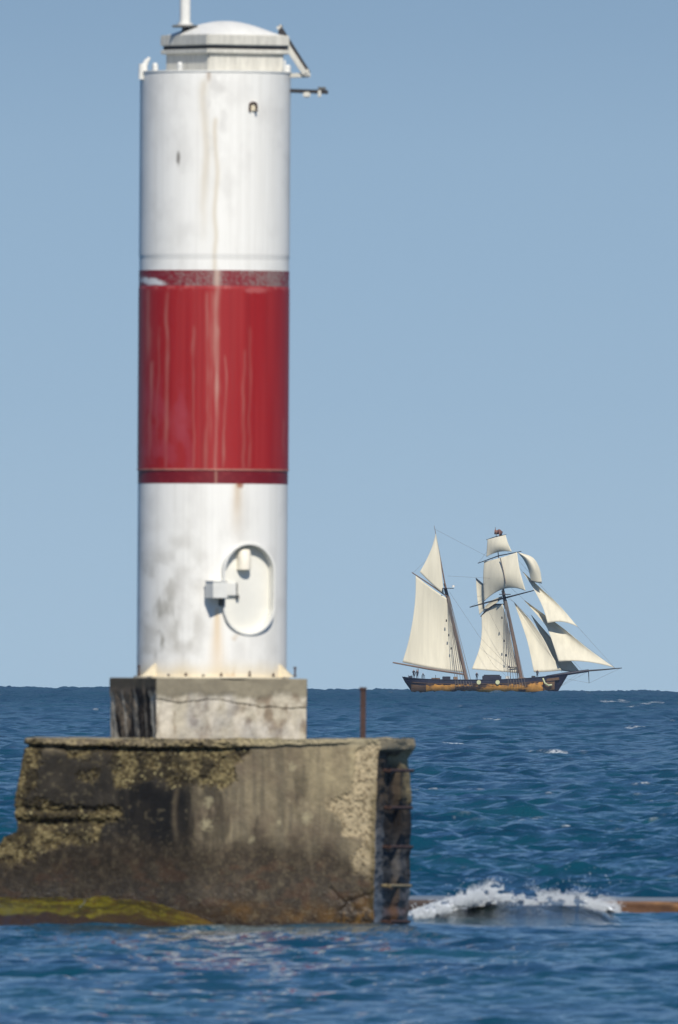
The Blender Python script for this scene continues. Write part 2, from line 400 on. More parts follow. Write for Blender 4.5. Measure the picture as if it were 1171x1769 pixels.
    low = ss(1425, 1485, py + 42 * (mo - .5) + 20 * (st2 - .5) - ss(500, 640, px) * 25)
    base = mixc(base, mixc(np.ones(px.shape + (3,)) * lin(60, 52, 43), lin(84, 74, 60), ss(.42, .72, fbm(px / 7, py / 9, 6, 5))), low * .9)
    rd = ss(.5, .66, fbm(px / 24, py / 15, 12.3, 4)) * ss(1470, 1510, py) * ss(1585, 1560, py)
    base = mixc(base, lin(92, 66, 48), rd * .5)
    base = mixc(base, mixc(np.ones(px.shape + (3,)) * lin(62, 48, 32), lin(104, 76, 36), ss(.45, .75, mo)), ss(1548, 1582, py + 22 * (mo - .5) - ss(560, 640, px) * -25) * .85)
    base = mixc(base, lin(44, 34, 24), ss(1586, 1600, py))
    sp = np.maximum(ss(.66, .78, fbm(px / 7, py / 7, 21.0, 3)), 2.2 * ss(.74, .82, fbm(px / 2.6, py / 2.6, 3.0, 2)) * ss(1400, 1480, py)) * ss(1290, 1300, py)  # pale spots, plus fine bright flecks painted as wet glints low down
    base = mixc(base, lin(132, 122, 96), sp * .28)
    pc = mixc(np.ones(px.shape + (3,)) * lin(82, 71, 47), lin(140, 127, 90), ss(.30, .74, peb))
    pc = mixc(pc, lin(40, 35, 27), ss(.58, .36, peb2) * .85); pc = mixc(pc, lin(190, 178, 132), ss(.74, .86, fbm(X * 26, Z * 26, 9, 2)) * .8)
    base = mixc(base, pc, pm * .95 * ss(1512, 1475, py + 0 * px))
    cc = mixc(np.ones(px.shape + (3,)) * lin(186, 170, 138), lin(120, 106, 80), ss(.5, .7, peb) * .8)
    base = mixc(base, cc, Cc * ss(1540, 1470, py) * .95)
    base = mixc(base, lin(84, 72, 36), Cc * ss(1440, 1520, py) * .6 * ss(.4, .6, mo))
    edge = ss(632, 646, px + 10 * (mo - .5)) * ss(1330, 1400, py)
    base = mixc(base, lin(80, 70, 40), edge * .6)
    base = mixc(base, mixc(np.ones(px.shape + (3,)) * lin(48, 38, 24), lin(108, 80, 34), ss(.40, .75, peb)), E * ss(1560, 1585, py + 10 * (mo - .5)) * .9)
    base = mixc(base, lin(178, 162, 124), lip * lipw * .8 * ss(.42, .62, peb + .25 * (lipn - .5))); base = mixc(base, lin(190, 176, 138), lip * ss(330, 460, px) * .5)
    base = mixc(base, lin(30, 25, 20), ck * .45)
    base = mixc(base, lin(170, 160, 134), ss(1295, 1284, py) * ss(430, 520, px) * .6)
    for (cx, cy, r) in [(530, 1412, 8), (434, 1451, 5), (505, 1325, 6), (360, 1386, 7), (356, 1424, 9), (483, 1420, 5)]:
        base = mixc(base, lin(176, 166, 134), ss(1.5, .2, np.hypot(px - cx, (py - cy) * .8) / r + 1.8 * (fi - .5)) * .7)
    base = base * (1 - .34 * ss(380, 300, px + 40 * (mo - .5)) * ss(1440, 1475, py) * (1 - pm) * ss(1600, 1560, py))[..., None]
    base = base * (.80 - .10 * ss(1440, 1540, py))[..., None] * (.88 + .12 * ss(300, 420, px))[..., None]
    wet = ss(1480, 1570, py + 40 * (mo - .5)) * .9
    return h, np.concatenate([np.clip(base, .003, 1), wet[..., None]], -1)
def make_block():
    rt_ = root('concrete_block', (-2.4, 500, 0), 'broad weathered concrete block with broken edges standing in the water under the tower', 'pier block')
    py = np.concatenate([np.linspace(1275, 1300, 40)[:-1], np.linspace(1300, 1660, 300)]); nr = len(py)
    # perimeter: left side (back to front), front, right side (front to back), back
    nl, nf, nrr, nb = 70, 640, 130, 60
    sl_ = np.linspace(1, 0, nl)[:-1]; sf = np.linspace(0, 1, nf); sr_ = np.linspace(0, 1, nrr)[1:]; sb = np.linspace(0, 1, nb)[1:-1]
    PY = py[:, None]
    lx = left_px(PY); cx = np.interp(PY, [1275, 1290, 1400, 1500, 1600, 1700], [652, 654, 650, 648, 645, 643])
    rx = np.interp(PY, [1275, 1300, 1310, 1380, 1460, 1540, 1600, 1700], [712, 711, 705, 710, 709, 707, 704, 702])
    depth = 3.6
    segs = []
    def add(px, Y, nx, ny, sv):
        px, Y, nx, ny, sv = [np.broadcast_to(q, (nr, q.shape[1] if q.ndim == 2 else len(q))) for q in (px, Y, nx, ny, sv)]
        segs.append((px, Y, nx, ny, sv))
    one = lambda s: np.ones((1, len(s)))
    add(lx + 14 * sl_[None], YF + .15 + depth * sl_[None] + 0 * lx, -one(sl_), 0 * one(sl_), lx - 60 * sl_[None])
    frx = lx + (cx - lx) * sf[None]
    add(frx, YF + 0 * frx + .12 * (1 - sf[None]), 0 * one(sf), -one(sf), frx)
    rgx = cx + (rx - cx) * sr_[None]
    add(rgx, YF + depth * sr_[None] + 0 * rgx, one(sr_) * .99, -.13 * one(sr_), rgx)
    bkx = rx + (lx + 14 - rx) * sb[None]
    add(bkx, YF + depth + 0 * bkx, 0 * one(sb), one(sb), bkx)
    PX = np.concatenate([s[0] for s in segs], 1); YY = np.concatenate([s[1] for s in segs], 1)
    NX = np.concatenate([s[2] for s in segs], 1); NY = np.concatenate([s[3] for s in segs], 1); SV = np.concatenate([s[4] for s in segs], 1)
    nc = PX.shape[1]; PYY = np.broadcast_to(PY, PX.shape)
    pos = PN(PX, PYY, YY)
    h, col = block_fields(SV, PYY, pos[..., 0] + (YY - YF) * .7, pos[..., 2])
    # normals smoothed round the corners
    ker = 9
    def sm(a): 
        p = np.concatenate([a[:, -ker:], a, a[:, :ker]], 1); c = np.cumsum(p, 1); return (c[:, 2 * ker:] - c[:, :-2 * ker])[:, :nc] / (2 * ker)
    NX, NY = sm(NX), sm(NY); ln = np.maximum(np.hypot(NX, NY), .3); NX, NY = NX / ln, NY / ln
    iR = slice(nl - 1 + nf, nl - 1 + nf + nrr - 1)
    # right side: darker, streaked, with a pale grey mineral stain low down and a rebate for the rungs
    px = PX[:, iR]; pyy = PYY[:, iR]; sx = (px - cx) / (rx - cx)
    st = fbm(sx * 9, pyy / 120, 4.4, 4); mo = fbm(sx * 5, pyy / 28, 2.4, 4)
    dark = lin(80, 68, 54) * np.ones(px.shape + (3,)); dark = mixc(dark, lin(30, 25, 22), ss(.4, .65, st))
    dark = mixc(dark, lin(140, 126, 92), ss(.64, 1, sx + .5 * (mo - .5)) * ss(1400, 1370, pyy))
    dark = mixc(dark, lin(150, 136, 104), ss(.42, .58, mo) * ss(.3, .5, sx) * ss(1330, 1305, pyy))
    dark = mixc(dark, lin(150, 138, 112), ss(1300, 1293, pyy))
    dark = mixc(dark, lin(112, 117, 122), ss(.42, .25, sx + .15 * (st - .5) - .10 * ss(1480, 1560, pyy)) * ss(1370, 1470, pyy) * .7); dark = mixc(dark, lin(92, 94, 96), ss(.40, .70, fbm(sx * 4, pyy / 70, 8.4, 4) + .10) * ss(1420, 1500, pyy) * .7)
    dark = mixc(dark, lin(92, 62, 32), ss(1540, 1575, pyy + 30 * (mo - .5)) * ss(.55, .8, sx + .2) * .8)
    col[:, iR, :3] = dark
    hh = (fbm(sx * 6, pyy / 14, 1, 4) - .5) * .07 + ss(1300, 1294, pyy) * .05
    hh -= .10 * ss(.22, .30, sx) * ss(.72, .64, sx) * ss(1300, 1308, pyy)
    h = h.copy(); h[:, iR] = hh
    pos[..., 0] += NX * h; pos[..., 1] += NY * h
    # rough top arris
    pos[0, :, 2] += -.01 + .0 * pos[0, :, 2]
    pos[:6, :, 2] += (fbm(pos[:6, :, 0] * 4, pos[:6, :, 1] * 4, 0, 4) - .5) * .07 * np.linspace(1, 0, 6)[:, None]
    # top
    cxy = np.array([pos[0, :, 0].mean(), YF + depth / 2 + .1, 0]); rings = [pos]; cols = [col]
    for k, f in enumerate([.98, .9, .7, .4, .1, .0]):
        ring = pos[0].copy(); ring[:, :2] = cxy[:2] + (ring[:, :2] - cxy[:2]) * f
        ring[:, 2] = 2.885 + (fbm(ring[:, 0] * 3, ring[:, 1] * 3, 4, 4) - .5) * .03
        rings.insert(0, ring[None]); c = np.ones((nc, 4)) * np.append(lin(142, 134, 112), 0)
        c[:, :3] *= (.8 + .4 * fbm(ring[:, 0] * 4, ring[:, 1] * 4, 2, 4))[:, None]; cols.insert(0, c[None])
    Vv = np.concatenate(rings, 0); Cl = np.concatenate(cols, 0)
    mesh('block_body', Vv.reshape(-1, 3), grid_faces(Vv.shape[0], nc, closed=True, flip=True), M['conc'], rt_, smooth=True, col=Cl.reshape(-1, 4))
    # algae covered footing that juts out at the left
    xs = np.linspace(-120, 400, 330); ts = np.linspace(0, 1, 60)
    Xs, Ts = np.meshgrid(xs, ts)
    topy = np.interp(Xs, [-120, 0, 240, 330, 400], [1547, 1549, 1553, 1580, 1606]); out = np.interp(Xs, [-120, 120, 280, 400], [7.5, 6.0, 3.0, .0])
    b = P(200, 1550, YF).z
    top = PN(Xs, topy, YF)
    prof_out = np.interp(Ts, [0, .3, .5, .75, 1], [-.15, .25, .62, .9, 1.0]); prof_dn = np.interp(Ts, [0, .12, .5, .75, 1], [0, .0, .30, .62, 1.3])
    pos = top.copy(); pos[..., 1] = YF + .1 - prof_out * out
    pos[..., 2] = top[..., 2] + (-.25 - top[..., 2]) * prof_dn
    nn = fbm(pos[..., 0] * 2.2, pos[..., 1] * 2, pos[..., 2] * 4, 5)
    pos[..., 2] += ((nn - .5) * .14 + (fbm(pos[..., 0] * 9, Ts * 20, 2, 3) - .5) * .07) * ss(0, .1, Ts); pos[..., 1] += (nn - .5) * .3
    g = fbm(pos[..., 0] * 1.3, Ts * 11, 3.1, 6); g2 = fbm(pos[..., 0] * 7, Ts * 34, 3.1, 3)
    c = lin(96, 90, 20) * np.ones(Xs.shape + (3,)); c = mixc(c, lin(50, 46, 16), ss(.36, .60, g)); c = mixc(c, lin(136, 128, 48), ss(.6, .8, fbm(pos[..., 0] * 14, Ts * 30, 1, 3)) * .6); c = mixc(c, lin(70, 52, 22), ss(.5, .68, g2) * .7)
    c = mixc(c, lin(50, 36, 24), ss(.46, .62, Ts + .22 * (g - .5))); c = mixc(c, lin(92, 70, 30), ss(270, 380, Xs) * .8)
    mesh('footing', pos.reshape(-1, 3), grid_faces(*Xs.shape, flip=True), M['conc'], rt_, smooth=True,
         col=np.concatenate([c, np.full(c.shape[:2] + (1,), .7)], -1).reshape(-1, 4))
    # pale rope caught on the footing
    rp = [P(x, y, YF - 1.9 - dy * 2) for x, y, dy in [(-40, 1562, 0), (10, 1566, .1), (45, 1572, .15), (85, 1577, .2), (118, 1574, .2), (138, 1567, .15), (146, 1560, .0), (146, 1554, -.2)]]
    rr = []
    for i in range(len(rp) - 1):
        for k in range(6): rr.append(rp[i].lerp(rp[i + 1], k / 6))
    o = MB().tube(rr + [rp[-1]], .009, 6).build('rope', mat('pale_rope', tuple(lin(92, 98, 88)), .9), None, True, rp[3])
    tag(o, 'pale rope lying curled over the green algae at the foot of the block', 'rope')
make_block()

# plinth: square in plan, turned so its left side shows
AX = -1.964; AY = 500.0
def ZP(py): return CAMZ - (py - 1126.6) * .009
def make_plinth():
    th = R(17.8); s = 2.49; z0, z1 = 2.86, ZP(1172)
    ctr = np.array([AX - .05, AY + .05]); nx, ny = math.sin(th), -math.cos(th)
    F = np.array([nx, ny]); T = np.array([math.cos(th), math.sin(th)])     # outward front, rightwards along the front
    corners = [ctr - T * s / 2 - F * s / 2, ctr - T * s / 2 + F * s / 2, ctr + T * s / 2 + F * s / 2, ctr + T * s / 2 - F * s / 2]
    rows = np.linspace(0, 1, 90)[:, None]; pts = []; nor = []; U = []; side = []
    nn = [150, 260, 60, 60]; ns = [-T, F, T, -F]
    for k in range(4):
        a, b = corners[k], corners[(k + 1) % 4]; t = np.linspace(0, 1, nn[k], endpoint=False)
        pts.append(a[None] + (b - a)[None] * t[:, None]); nor.append(np.repeat(ns[k][None], nn[k], 0)); U.append(t); side += [k] * nn[k]
    pts = np.concatenate(pts); nor = np.concatenate(nor); U = np.concatenate(U); side = np.array(side); nc = len(pts)
    # rounded arrises
    k = 5; pp = np.concatenate([pts[-k:], pts, pts[:k]]); cs = np.cumsum(np.concatenate([[[0, 0]], pp]), 0); pts2 = (cs[2 * k + 1:] - cs[:-2 * k - 1]) / (2 * k + 1)
    pts = pts2[:nc]
    Zg = z1 + (z0 - .12 - z1) * rows; X = np.broadcast_to(pts[:, 0], (90, nc)).copy(); Y = np.broadcast_to(pts[:, 1], (90, nc)).copy(); Zg = np.broadcast_to(Zg, X.shape).copy()
    q = np.where((side[None] % 2) == 1, (X - AX) * math.cos(th) + (Y - AY) * math.sin(th), (Y - AY) * math.cos(th) - (X - AX) * math.sin(th)) + side[None] * 3.3
    v = (z1 - Zg) / (z1 - z0)                               # 0 top .. 1 bottom
    n1 = fbm(q * 2.5, Zg * 3, 1.5, 5); n2 = fbm(q * 9, Zg * 7, 2.5, 4); n3 = fbm(q * 3.2, Zg * .9, 7.5, 4)
    below = ss(.22, .34, v + .30 * (n3 - .5))
    h = -.022 * below + (n1 - .5) * .07 * below + (n2 - .5) * .035 * below + (n2 - .5) * .01
    cy = .18 + .10 * np.sin((U[None] - .3) * 5) * 0 + np.interp(U, [0, .15, .3, .42, .6, .7, .85, 1], [.16, .22, .17, .16, .25, .28, .30, .28])[None] + .04 * (fbm(q * 8, 0 * q, 3, 3) - .5)
    cm = np.exp(-((v - cy) / .008) ** 2) * (side[None] == 1) * ss(.38, .5, vn(q * 3, 5.1, 1) + .25)
    h -= cm * .04
    c = np.ones(X.shape + (3,)) * lin(128, 121, 104)
    c = mixc(c, lin(150, 142, 122), ss(.4, .7, fbm(q * 4, Zg * 6, 9, 4)) * .5)
    lo = np.ones(X.shape + (3,)) * lin(178, 170, 152); lo = mixc(lo, lin(118, 102, 84), ss(.46, .70, fbm(q * 6.5, Zg * 4.2, 2.5, 5)) * .8); lo = mixc(lo, lin(204, 196, 180), ss(.46, .72, fbm(q * 5, Zg * 1.7, 7.5, 5)) * .8)
    lo = mixc(lo, lin(150, 150, 152), ss(.5, .8, fbm(q * 2.2, Zg * 2, 31, 3)) * .5)
    c = mixc(c, lo, below)
    c = mixc(c, lin(62, 55, 47), cm * .6)
    # left and back sides: darker base, near-black streaks, pale drips
    L = (side[None] == 0) | (side[None] == 3)
    dr = fbm(q * 3.6, Zg * .8, 17, 4); ld = np.ones(X.shape + (3,)) * lin(122, 108, 90)
    ld = mixc(ld, lin(36, 31, 28), ss(.46, .56, dr + .12 * (v - .4))); ld = mixc(ld, lin(190, 182, 165), ss(.46, .60, fbm(q * 5 + 1.2 * v, Zg * .6, 3, 3)) * ss(.15, .3, v) * .9)
    ld = mixc(ld, lin(95, 88, 74), ss(.2, .12, v + .1 * (n3 - .5)) * .8)
    c = np.where(L[..., None], ld, c)
    X += nor[None, :, 0] * h; Y += nor[None, :, 1] * h
    pos = np.stack([X, Y, Zg], -1); rings = [pos]; cols = [c]
    for f in (.97, .5, 0.0):
        r = pos[0].copy(); r[:, :2] = ctr + (r[:, :2] - ctr) * f; r[:, 2] = z1 + .004; rings.insert(0, r[None]); cols.insert(0, np.ones((1, nc, 3)) * lin(135, 128, 112))
    Vv = np.concatenate(rings); Cc = np.concatenate(cols)
    o = mesh('concrete_plinth', Vv.reshape(-1, 3), grid_faces(Vv.shape[0], nc, closed=True, flip=True), M['conc2'], None, True, Cc.reshape(-1, 3), origin=(ctr[0], ctr[1], z0))
    tag(o, 'square cracked concrete plinth between the light tower and the broad block', 'plinth')
make_plinth()

# ------------------------------------------------------------------ the light tower
TR = 1.165
tower = root('light_tower', (AX, AY, ZP(1172)), 'tall cylindrical white light tower with one wide red band and an oval door', 'light tower')
def drip(a, py, x0, w, y0, y1, wob=1.5, seed=0):
    xc = x0 + wob * (fbm(py / 60, seed * 3.7, 1, 3) - .5) * 2
    return np.exp(-((a - xc) / w) ** 2) * ss(y0, y0 + 12, py) * ss(y1, y1 - 50, py)
def paint(a, py, zone):
    """a: pixels to the right of the axis line (369), as seen on the unrolled front; py: height in photograph pixels"""
    x = a + 369; st = fbm(a / 5, py / 300, 3, 4); mo = fbm(a / 26, py / 40, 5, 5); fi = fbm(a / 7, py / 7, 6, 4)
    one = np.ones(x.shape + (3,))
    if zone == 'white':
        c = one * lin(238, 236, 229)
        c = mixc(c, lin(214, 211, 202), ss(.4, .8, st) * .3); c = mixc(c, lin(208, 205, 198), ss(.4, .85, mo) * .45)
        up_ = py < 470
        c = mixc(c, lin(200, 186, 160), np.exp(-((x - 352 - 12 * (fbm(py / 90, 2, 2, 3) - .5)) / 7) ** 2) * ss(130, 150, py) * ss(460, 300, py) * .5 * up_)
        c = mixc(c, lin(206, 192, 166), drip(x, py, 372, 4, 200, 600, 5, 3) * .6 * up_)
        c = mixc(c, lin(200, 197, 190), ss(.42, .78, fbm(a / 16, py / 22, 4, 4)) * ss(400, 380, x) * ss(340, 365, x) * ss(330, 180, py) * .6 * up_)
        c = mixc(c, lin(110, 104, 96), ss(1.2, .5, np.hypot((x - 307) / 3.5, (py - 275) / 12) + .8 * (fi - .5)) * .8)
        c = mixc(c, lin(150, 120, 85), np.exp(-((x - 358) / 4) ** 2) * ss(125, 128, py) * ss(150, 134, py) * .6)
        dn = py > 800
        c = mixc(c, lin(186, 150, 90), np.exp(-((x - 412 + .02 * (py - 836)) / (7 + .06 * (py - 836).clip(0))) ** 2) * ss(980, 836, py) ** 1.6 * .5 * dn)
        c = mixc(c, lin(150, 84, 40), ss(1.2, .4, np.hypot((x - 416) / 8, (py - 838) / 7) + .5 * (fi - .5)) * .8 * dn)
        c = mixc(c, lin(214, 176, 110), np.exp(-((x - 378 - .01 * (py - 1050)) / (4 + .10 * (py - 1050).clip(0))) ** 2) * ss(1046, 1056, py) * ss(1260, 1060, py) * .55)
        c = mixc(c, lin(150, 146, 134), ss(.42, .78, fbm(a / 12, py / 30, 15, 5)) * ss(262, 275, x) * ss(330, 290, x) * ss(930, 1080, py) * ss(1175, 1120, py) * .85)
        c = mixc(c, lin(190, 186, 176), ss(.40, .80, fbm(a / 22, py / 26, 25, 5)) * ss(400, 320, x) * ss(850, 1000, py) * .7)
        c = mixc(c, lin(224, 204, 160), ss(1135, 1172, py + 16 * (mo - .5)) * .6)
        c = mixc(c, lin(196, 168, 130), ss(.55, .7, fbm(a / 12, py / 22, 9, 4)) * ss(380, 395, x) * ss(430, 410, x) * ss(1080, 1120, py) * .6)
        c = mixc(c, lin(190, 188, 184), (np.exp(-((py - 441) / .9) ** 2) + np.exp(-((py - 448) / .8) ** 2)) * .7)
    elif zone == 'red':
        c = one * lin(152, 24, 26); c = mixc(c, lin(136, 20, 22), ss(.45, .7, st) * .6); c = mixc(c, lin(166, 52, 50), ss(.4, .8, fbm(a / 11, py / 400, 8, 3)) * .4)
        for (x0, w_, y0, y1, k) in [(258, 3, 495, 640, .4), (262, 2.2, 620, 815, .5), (274, 2, 560, 800, .25), (289, 2.4, 500, 840, .5), (336, 2, 560, 840, .3), (360, 2.6, 500, 860, .4),
                                    (374, 4.2, 470, 700, .85), (377, 1.6, 560, 760, .5), (374, 1.8, 640, 870, .7), (390, 1.6, 610, 830, .5), (422, 2, 600, 850, .35), (432, 2, 560, 850, .22), (365, 1.2, 500, 780, .35), (488, 1.6, 720, 800, .4)]:
            c = mixc(c, lin(205, 178, 160), drip(x, py, x0, w_ * (.8 + .8 * vn(py / 34, x0, 2)), y0, y1, 4.5, x0) * k * .36 * (.4 + .9 * vn(x0 * 1.7, py / 26, 4)))
        c = mixc(c, lin(160, 62, 72), ss(.38, .70, fbm(a / 18, py / 26, 35, 4)) * ss(232, 260, x) * ss(345, 322, x) * ss(640, 690, py) * .5)
        c = mixc(c, lin(164, 68, 76), ss(1.3, .2, np.hypot((x - 312) / 22, (py - 730) / 32) + .9 * (mo - .5)) * .35)
        c = mixc(c, lin(184, 100, 94), ss(.50, .75, fi) * ss(505, 498, py) * .5)
        c = mixc(c, lin(190, 110, 106), ss(1.2, .4, np.hypot((x - 442) / 22, (py - 502) / 6) + .8 * (fi - .5)) * .5)
    elif zone == 'top':
        c = one * lin(126, 28, 38)
        c = mixc(c, lin(142, 128, 122), ss(.34, .78, fbm(a / 1.7, py / 2.0, 6, 3) + .14 * (x - 369) / 130 + .55 * (mo - .5)) * .8)
        c = mixc(c, lin(214, 212, 210), ss(1.3, .6, np.hypot((x - 250 - (py - 480) * 1.4) / 20, (py - 488) / 7) + 1.2 * (fi - .5)))
        c = mixc(c, lin(196, 170, 154), drip(x, py, 375, 5, 455, 560, 1, 1) * .8)
    else:
        c = one * lin(112, 16, 26); c = mixc(c, lin(136, 40, 44), ss(.5, .7, fi) * .4); c = mixc(c, lin(190, 150, 130), drip(x, py, 375, 2, 790, 900, 1, 2) * .5)
    return c
def shaft(name, y0, y1, r, zone, parent, close=False):
    py = np.arange(y0, y1 + .01, 1.6 if zone == 'white' else 1.6); py[-1] = y1
    t = np.linspace(-R(100), R(100), 300); tb = np.linspace(R(100), R(260), 40)[1:-1]; t = np.concatenate([t, tb]); nc = len(t)
    T_, PY = np.meshgrid(t, py)
    rr = r if not callable(r) else r(PY)
    X = AX + rr * np.sin(T_); Y = AY - rr * np.cos(T_); Z = ZP(PY)
    c = paint(np.where(np.abs(T_) < R(101), np.clip(T_, -R(90), R(90)), 0) / R(90) * 0 + 129 * np.sin(T_), PY, zone)
    pos = np.stack([X, Y, Z], -1)
    return mesh(name, pos.reshape(-1, 3), grid_faces(len(py), nc, closed=True, flip=False), M['paint'], parent, True, c.reshape(-1, 3)), pos, c
# door frame direction
DA = R(28); DN = Vector((math.sin(DA), -math.cos(DA), 0)); DT = Vector((math.cos(DA), math.sin(DA), 0)); UZ = Vector((0, 0, 1))
TC = Vector((AX, AY, 0))
def DP(s, z, d): return TC + DT * s + DN * d + UZ * z     # s along the door, z height, d from the axis
DCZ = ZP(1017.5); DCS = (428 - 368.0) * .009 / math.cos(DA) - 1.10 * math.tan(DA) + .005
def stadium(hw, hh, n=24):
    pts = []; st = hh - hw
    for k in range(n + 1): t = math.pi * k / n; pts.append((hw * math.cos(t), st + hw * math.sin(t)))
    for k in range(n + 1): t = math.pi + math.pi * k / n; pts.append((hw * math.cos(t), -st + hw * math.sin(t)))
    return pts
def lower_shaft():
    """white lower shaft; the oval doorway is left open by dropping the faces inside it and fitting the rim vertices to the opening"""
    py = np.concatenate([np.arange(836, 930, 1.6), np.arange(930, 1105, .9), np.arange(1105, 1171, 1.6), [1172.0]])
    t = np.concatenate([np.linspace(-R(100), -R(8), 130), np.linspace(-R(8), R(64), 190)[1:], np.linspace(R(64), R(100), 40)[1:], np.linspace(R(100), R(260), 40)[1:-1]])
    T_, PY = np.meshgrid(t, py); X = AX + TR * np.sin(T_); Y = AY - TR * np.cos(T_); Z = ZP(PY)
    c = paint(129 * np.sin(T_), PY, 'white')
    s = (X - AX) * DT.x + (Y - AY) * DT.y - DCS; z = Z - DCZ; dd = (X - AX) * DN.x + (Y - AY) * DN.y
    hw, hh = .425, .69; st = hh - hw
    zz = np.clip(np.abs(z) - st, 0, None); sd = np.hypot(s, zz) - hw
    ins = (sd < -.012) & (dd > 0)
    f = grid_faces(len(py), len(t), closed=True); keep = ~ins.ravel()[f].any(1); f = f[keep]
    mesh('lower_shaft', np.stack([X, Y, Z], -1).reshape(-1, 3), f, M['paint'], tower, True, c.reshape(-1, 3))
lower_shaft()
shaft('upper_shaft', 125, 468, lambda p: TR + .006 * ss(446, 443, p), 'white', tower)
shaft('faded_collar', 468, 495, TR + .004, 'top', tower)
shaft('red_band', 495, 811, lambda p: TR + .010 - .006 * ss(500, 495, p), 'red', tower)
shaft('lower_collar', 813, 836, TR + .002, 'bottom', tower)
b = MB(); n = 120
def ring(b, r0, r1, z0, z1, n=120, c=TC):
    V = []
    for k in range(n):
        t = 2 * math.pi * k / n; e = Vector((math.sin(t), -math.cos(t), 0))
        V += [c + e * r0 + UZ * z0, c + e * r1 + UZ * z0, c + e * r1 + UZ * z1, c + e * r0 + UZ * z1]
    F = []
    for k in range(n):
        a = 4 * k; d = 4 * ((k + 1) % n)
        for j in range(4): F.append([a + j, a + (j + 1) % 4, d + (j + 1) % 4, d + j])
    b.merge(V, F)
ring(b, TR - .05, TR + .017, ZP(813.2), ZP(810.5)); b.build('seam_ring', mat('chipped_rim', tuple(lin(170, 110, 96)), .6, var=.3, vscale=6), tower, True)
b = MB(); ring(b, .0001, TR + .018, ZP(126.5), ZP(123.5)); b.build('top_plate', M['white'], tower, False)
b = MB(); ring(b, TR - .1, 1.215, ZP(1171.5), ZP(1168.3)); b.build('base_flange', M['cream'], tower, False)

# ---- door
door = MB()
hw, hh = .452, .715; o_ = stadium(hw, hh); i_ = stadium(hw - .028, hh - .028)
V = []; F = []; k = len(o_)
for (pts, d) in ((o_, .98), (o_, 1.185), (i_, 1.185), (i_, 1.00)):
    V += [DP(DCS + s, DCZ + z, d) for s, z in pts]
for j in range(3):
    for q in range(k): F.append([j * k + q, j * k + (q + 1) % k, (j + 1) * k + (q + 1) % k, (j + 1) * k + q])
door.merge(V, F); coll = door.build('door_coaming', M['white'], tower, True)
door = MB(); V = [DP(DCS + s, DCZ + z, 1.015) for s, z in i_]; V2 = [DP(DCS + s * .93, DCZ + z * .955, 1.022) for s, z in i_]
door.merge(V + V2 + [DP(DCS, DCZ, 1.03)], [[q, (q + 1) % k, k + (q + 1) % k, k + q] for q in range(k)] + [[k + q, k + (q + 1) % k, 2 * k] for q in range(k)])
dp = door.build('door', mat('door_paint', tuple(lin(228, 226, 216)), .55, var=.04, vscale=3), tower, True)
# rounded vent hood on the door
hz1 = ZP(946); hz0 = ZP(984); hs = DCS - .04
vv = []; n = 14
def hood(z, dpt, hwid): return [DP(hs + hwid * math.sin(t), z, 1.02 + dpt * max(0, math.cos(t)) ** .7) for t in np.linspace(-math.pi / 2, math.pi / 2, n)]
rows = [hood(hz1, .05, .085), hood(hz1 - .03, .11, .108), hood(hz1 - .09, .155, .112), hood(hz0, .165, .112)]
b = MB(); b.merge([p for r_ in rows for p in r_], [[i * n + j, i * n + j + 1, (i + 1) * n + j + 1, (i + 1) * n + j] for i in range(3) for j in range(n - 1)] + [list(range(n)), [3 * n + j for j in range(n)]])
b.build('vent_hood', mat('rust_spotted_white', tuple(lin(232, 225, 208)), .55, var=.10, vscale=9), dp, True)
# hasp and padlock at the door's edge
b = MB(); ax = (DT, DN, UZ)
b.box(DP(DCS - .28, ZP(1018), 1.05), (.22, .07, .21), ax, .012); b.build('hasp', M['white'], dp)
b = MB(); b.box(DP(DCS - .165, ZP(1018), 1.06), (.022, .05, .20), ax, .006).box(DP(DCS - .15, ZP(1031), 1.07), (.045, .05, .07), ax, .008); b.build('padlock', M['grey'], dp)
# box beside the door
jb = MB(); js0 = DCS - .715; 
jb.box(DP(js0 + .125, ZP(1019.5), 1.20), (.25, .27, .255), ax, .006); jbo = jb.build('junction_box', M['white'], tower)
b = MB(); b.box(DP(js0 + .125, ZP(1004.5), 1.20), (.27, .285, .016), ax, .004); b.build('box_lid', M['white'], jbo)
b = MB(); b.box(DP(js0 + .245, ZP(1040), 1.12), (.035, .2, .12), ax, .01); b.build('bracket', M['grey'], jbo)
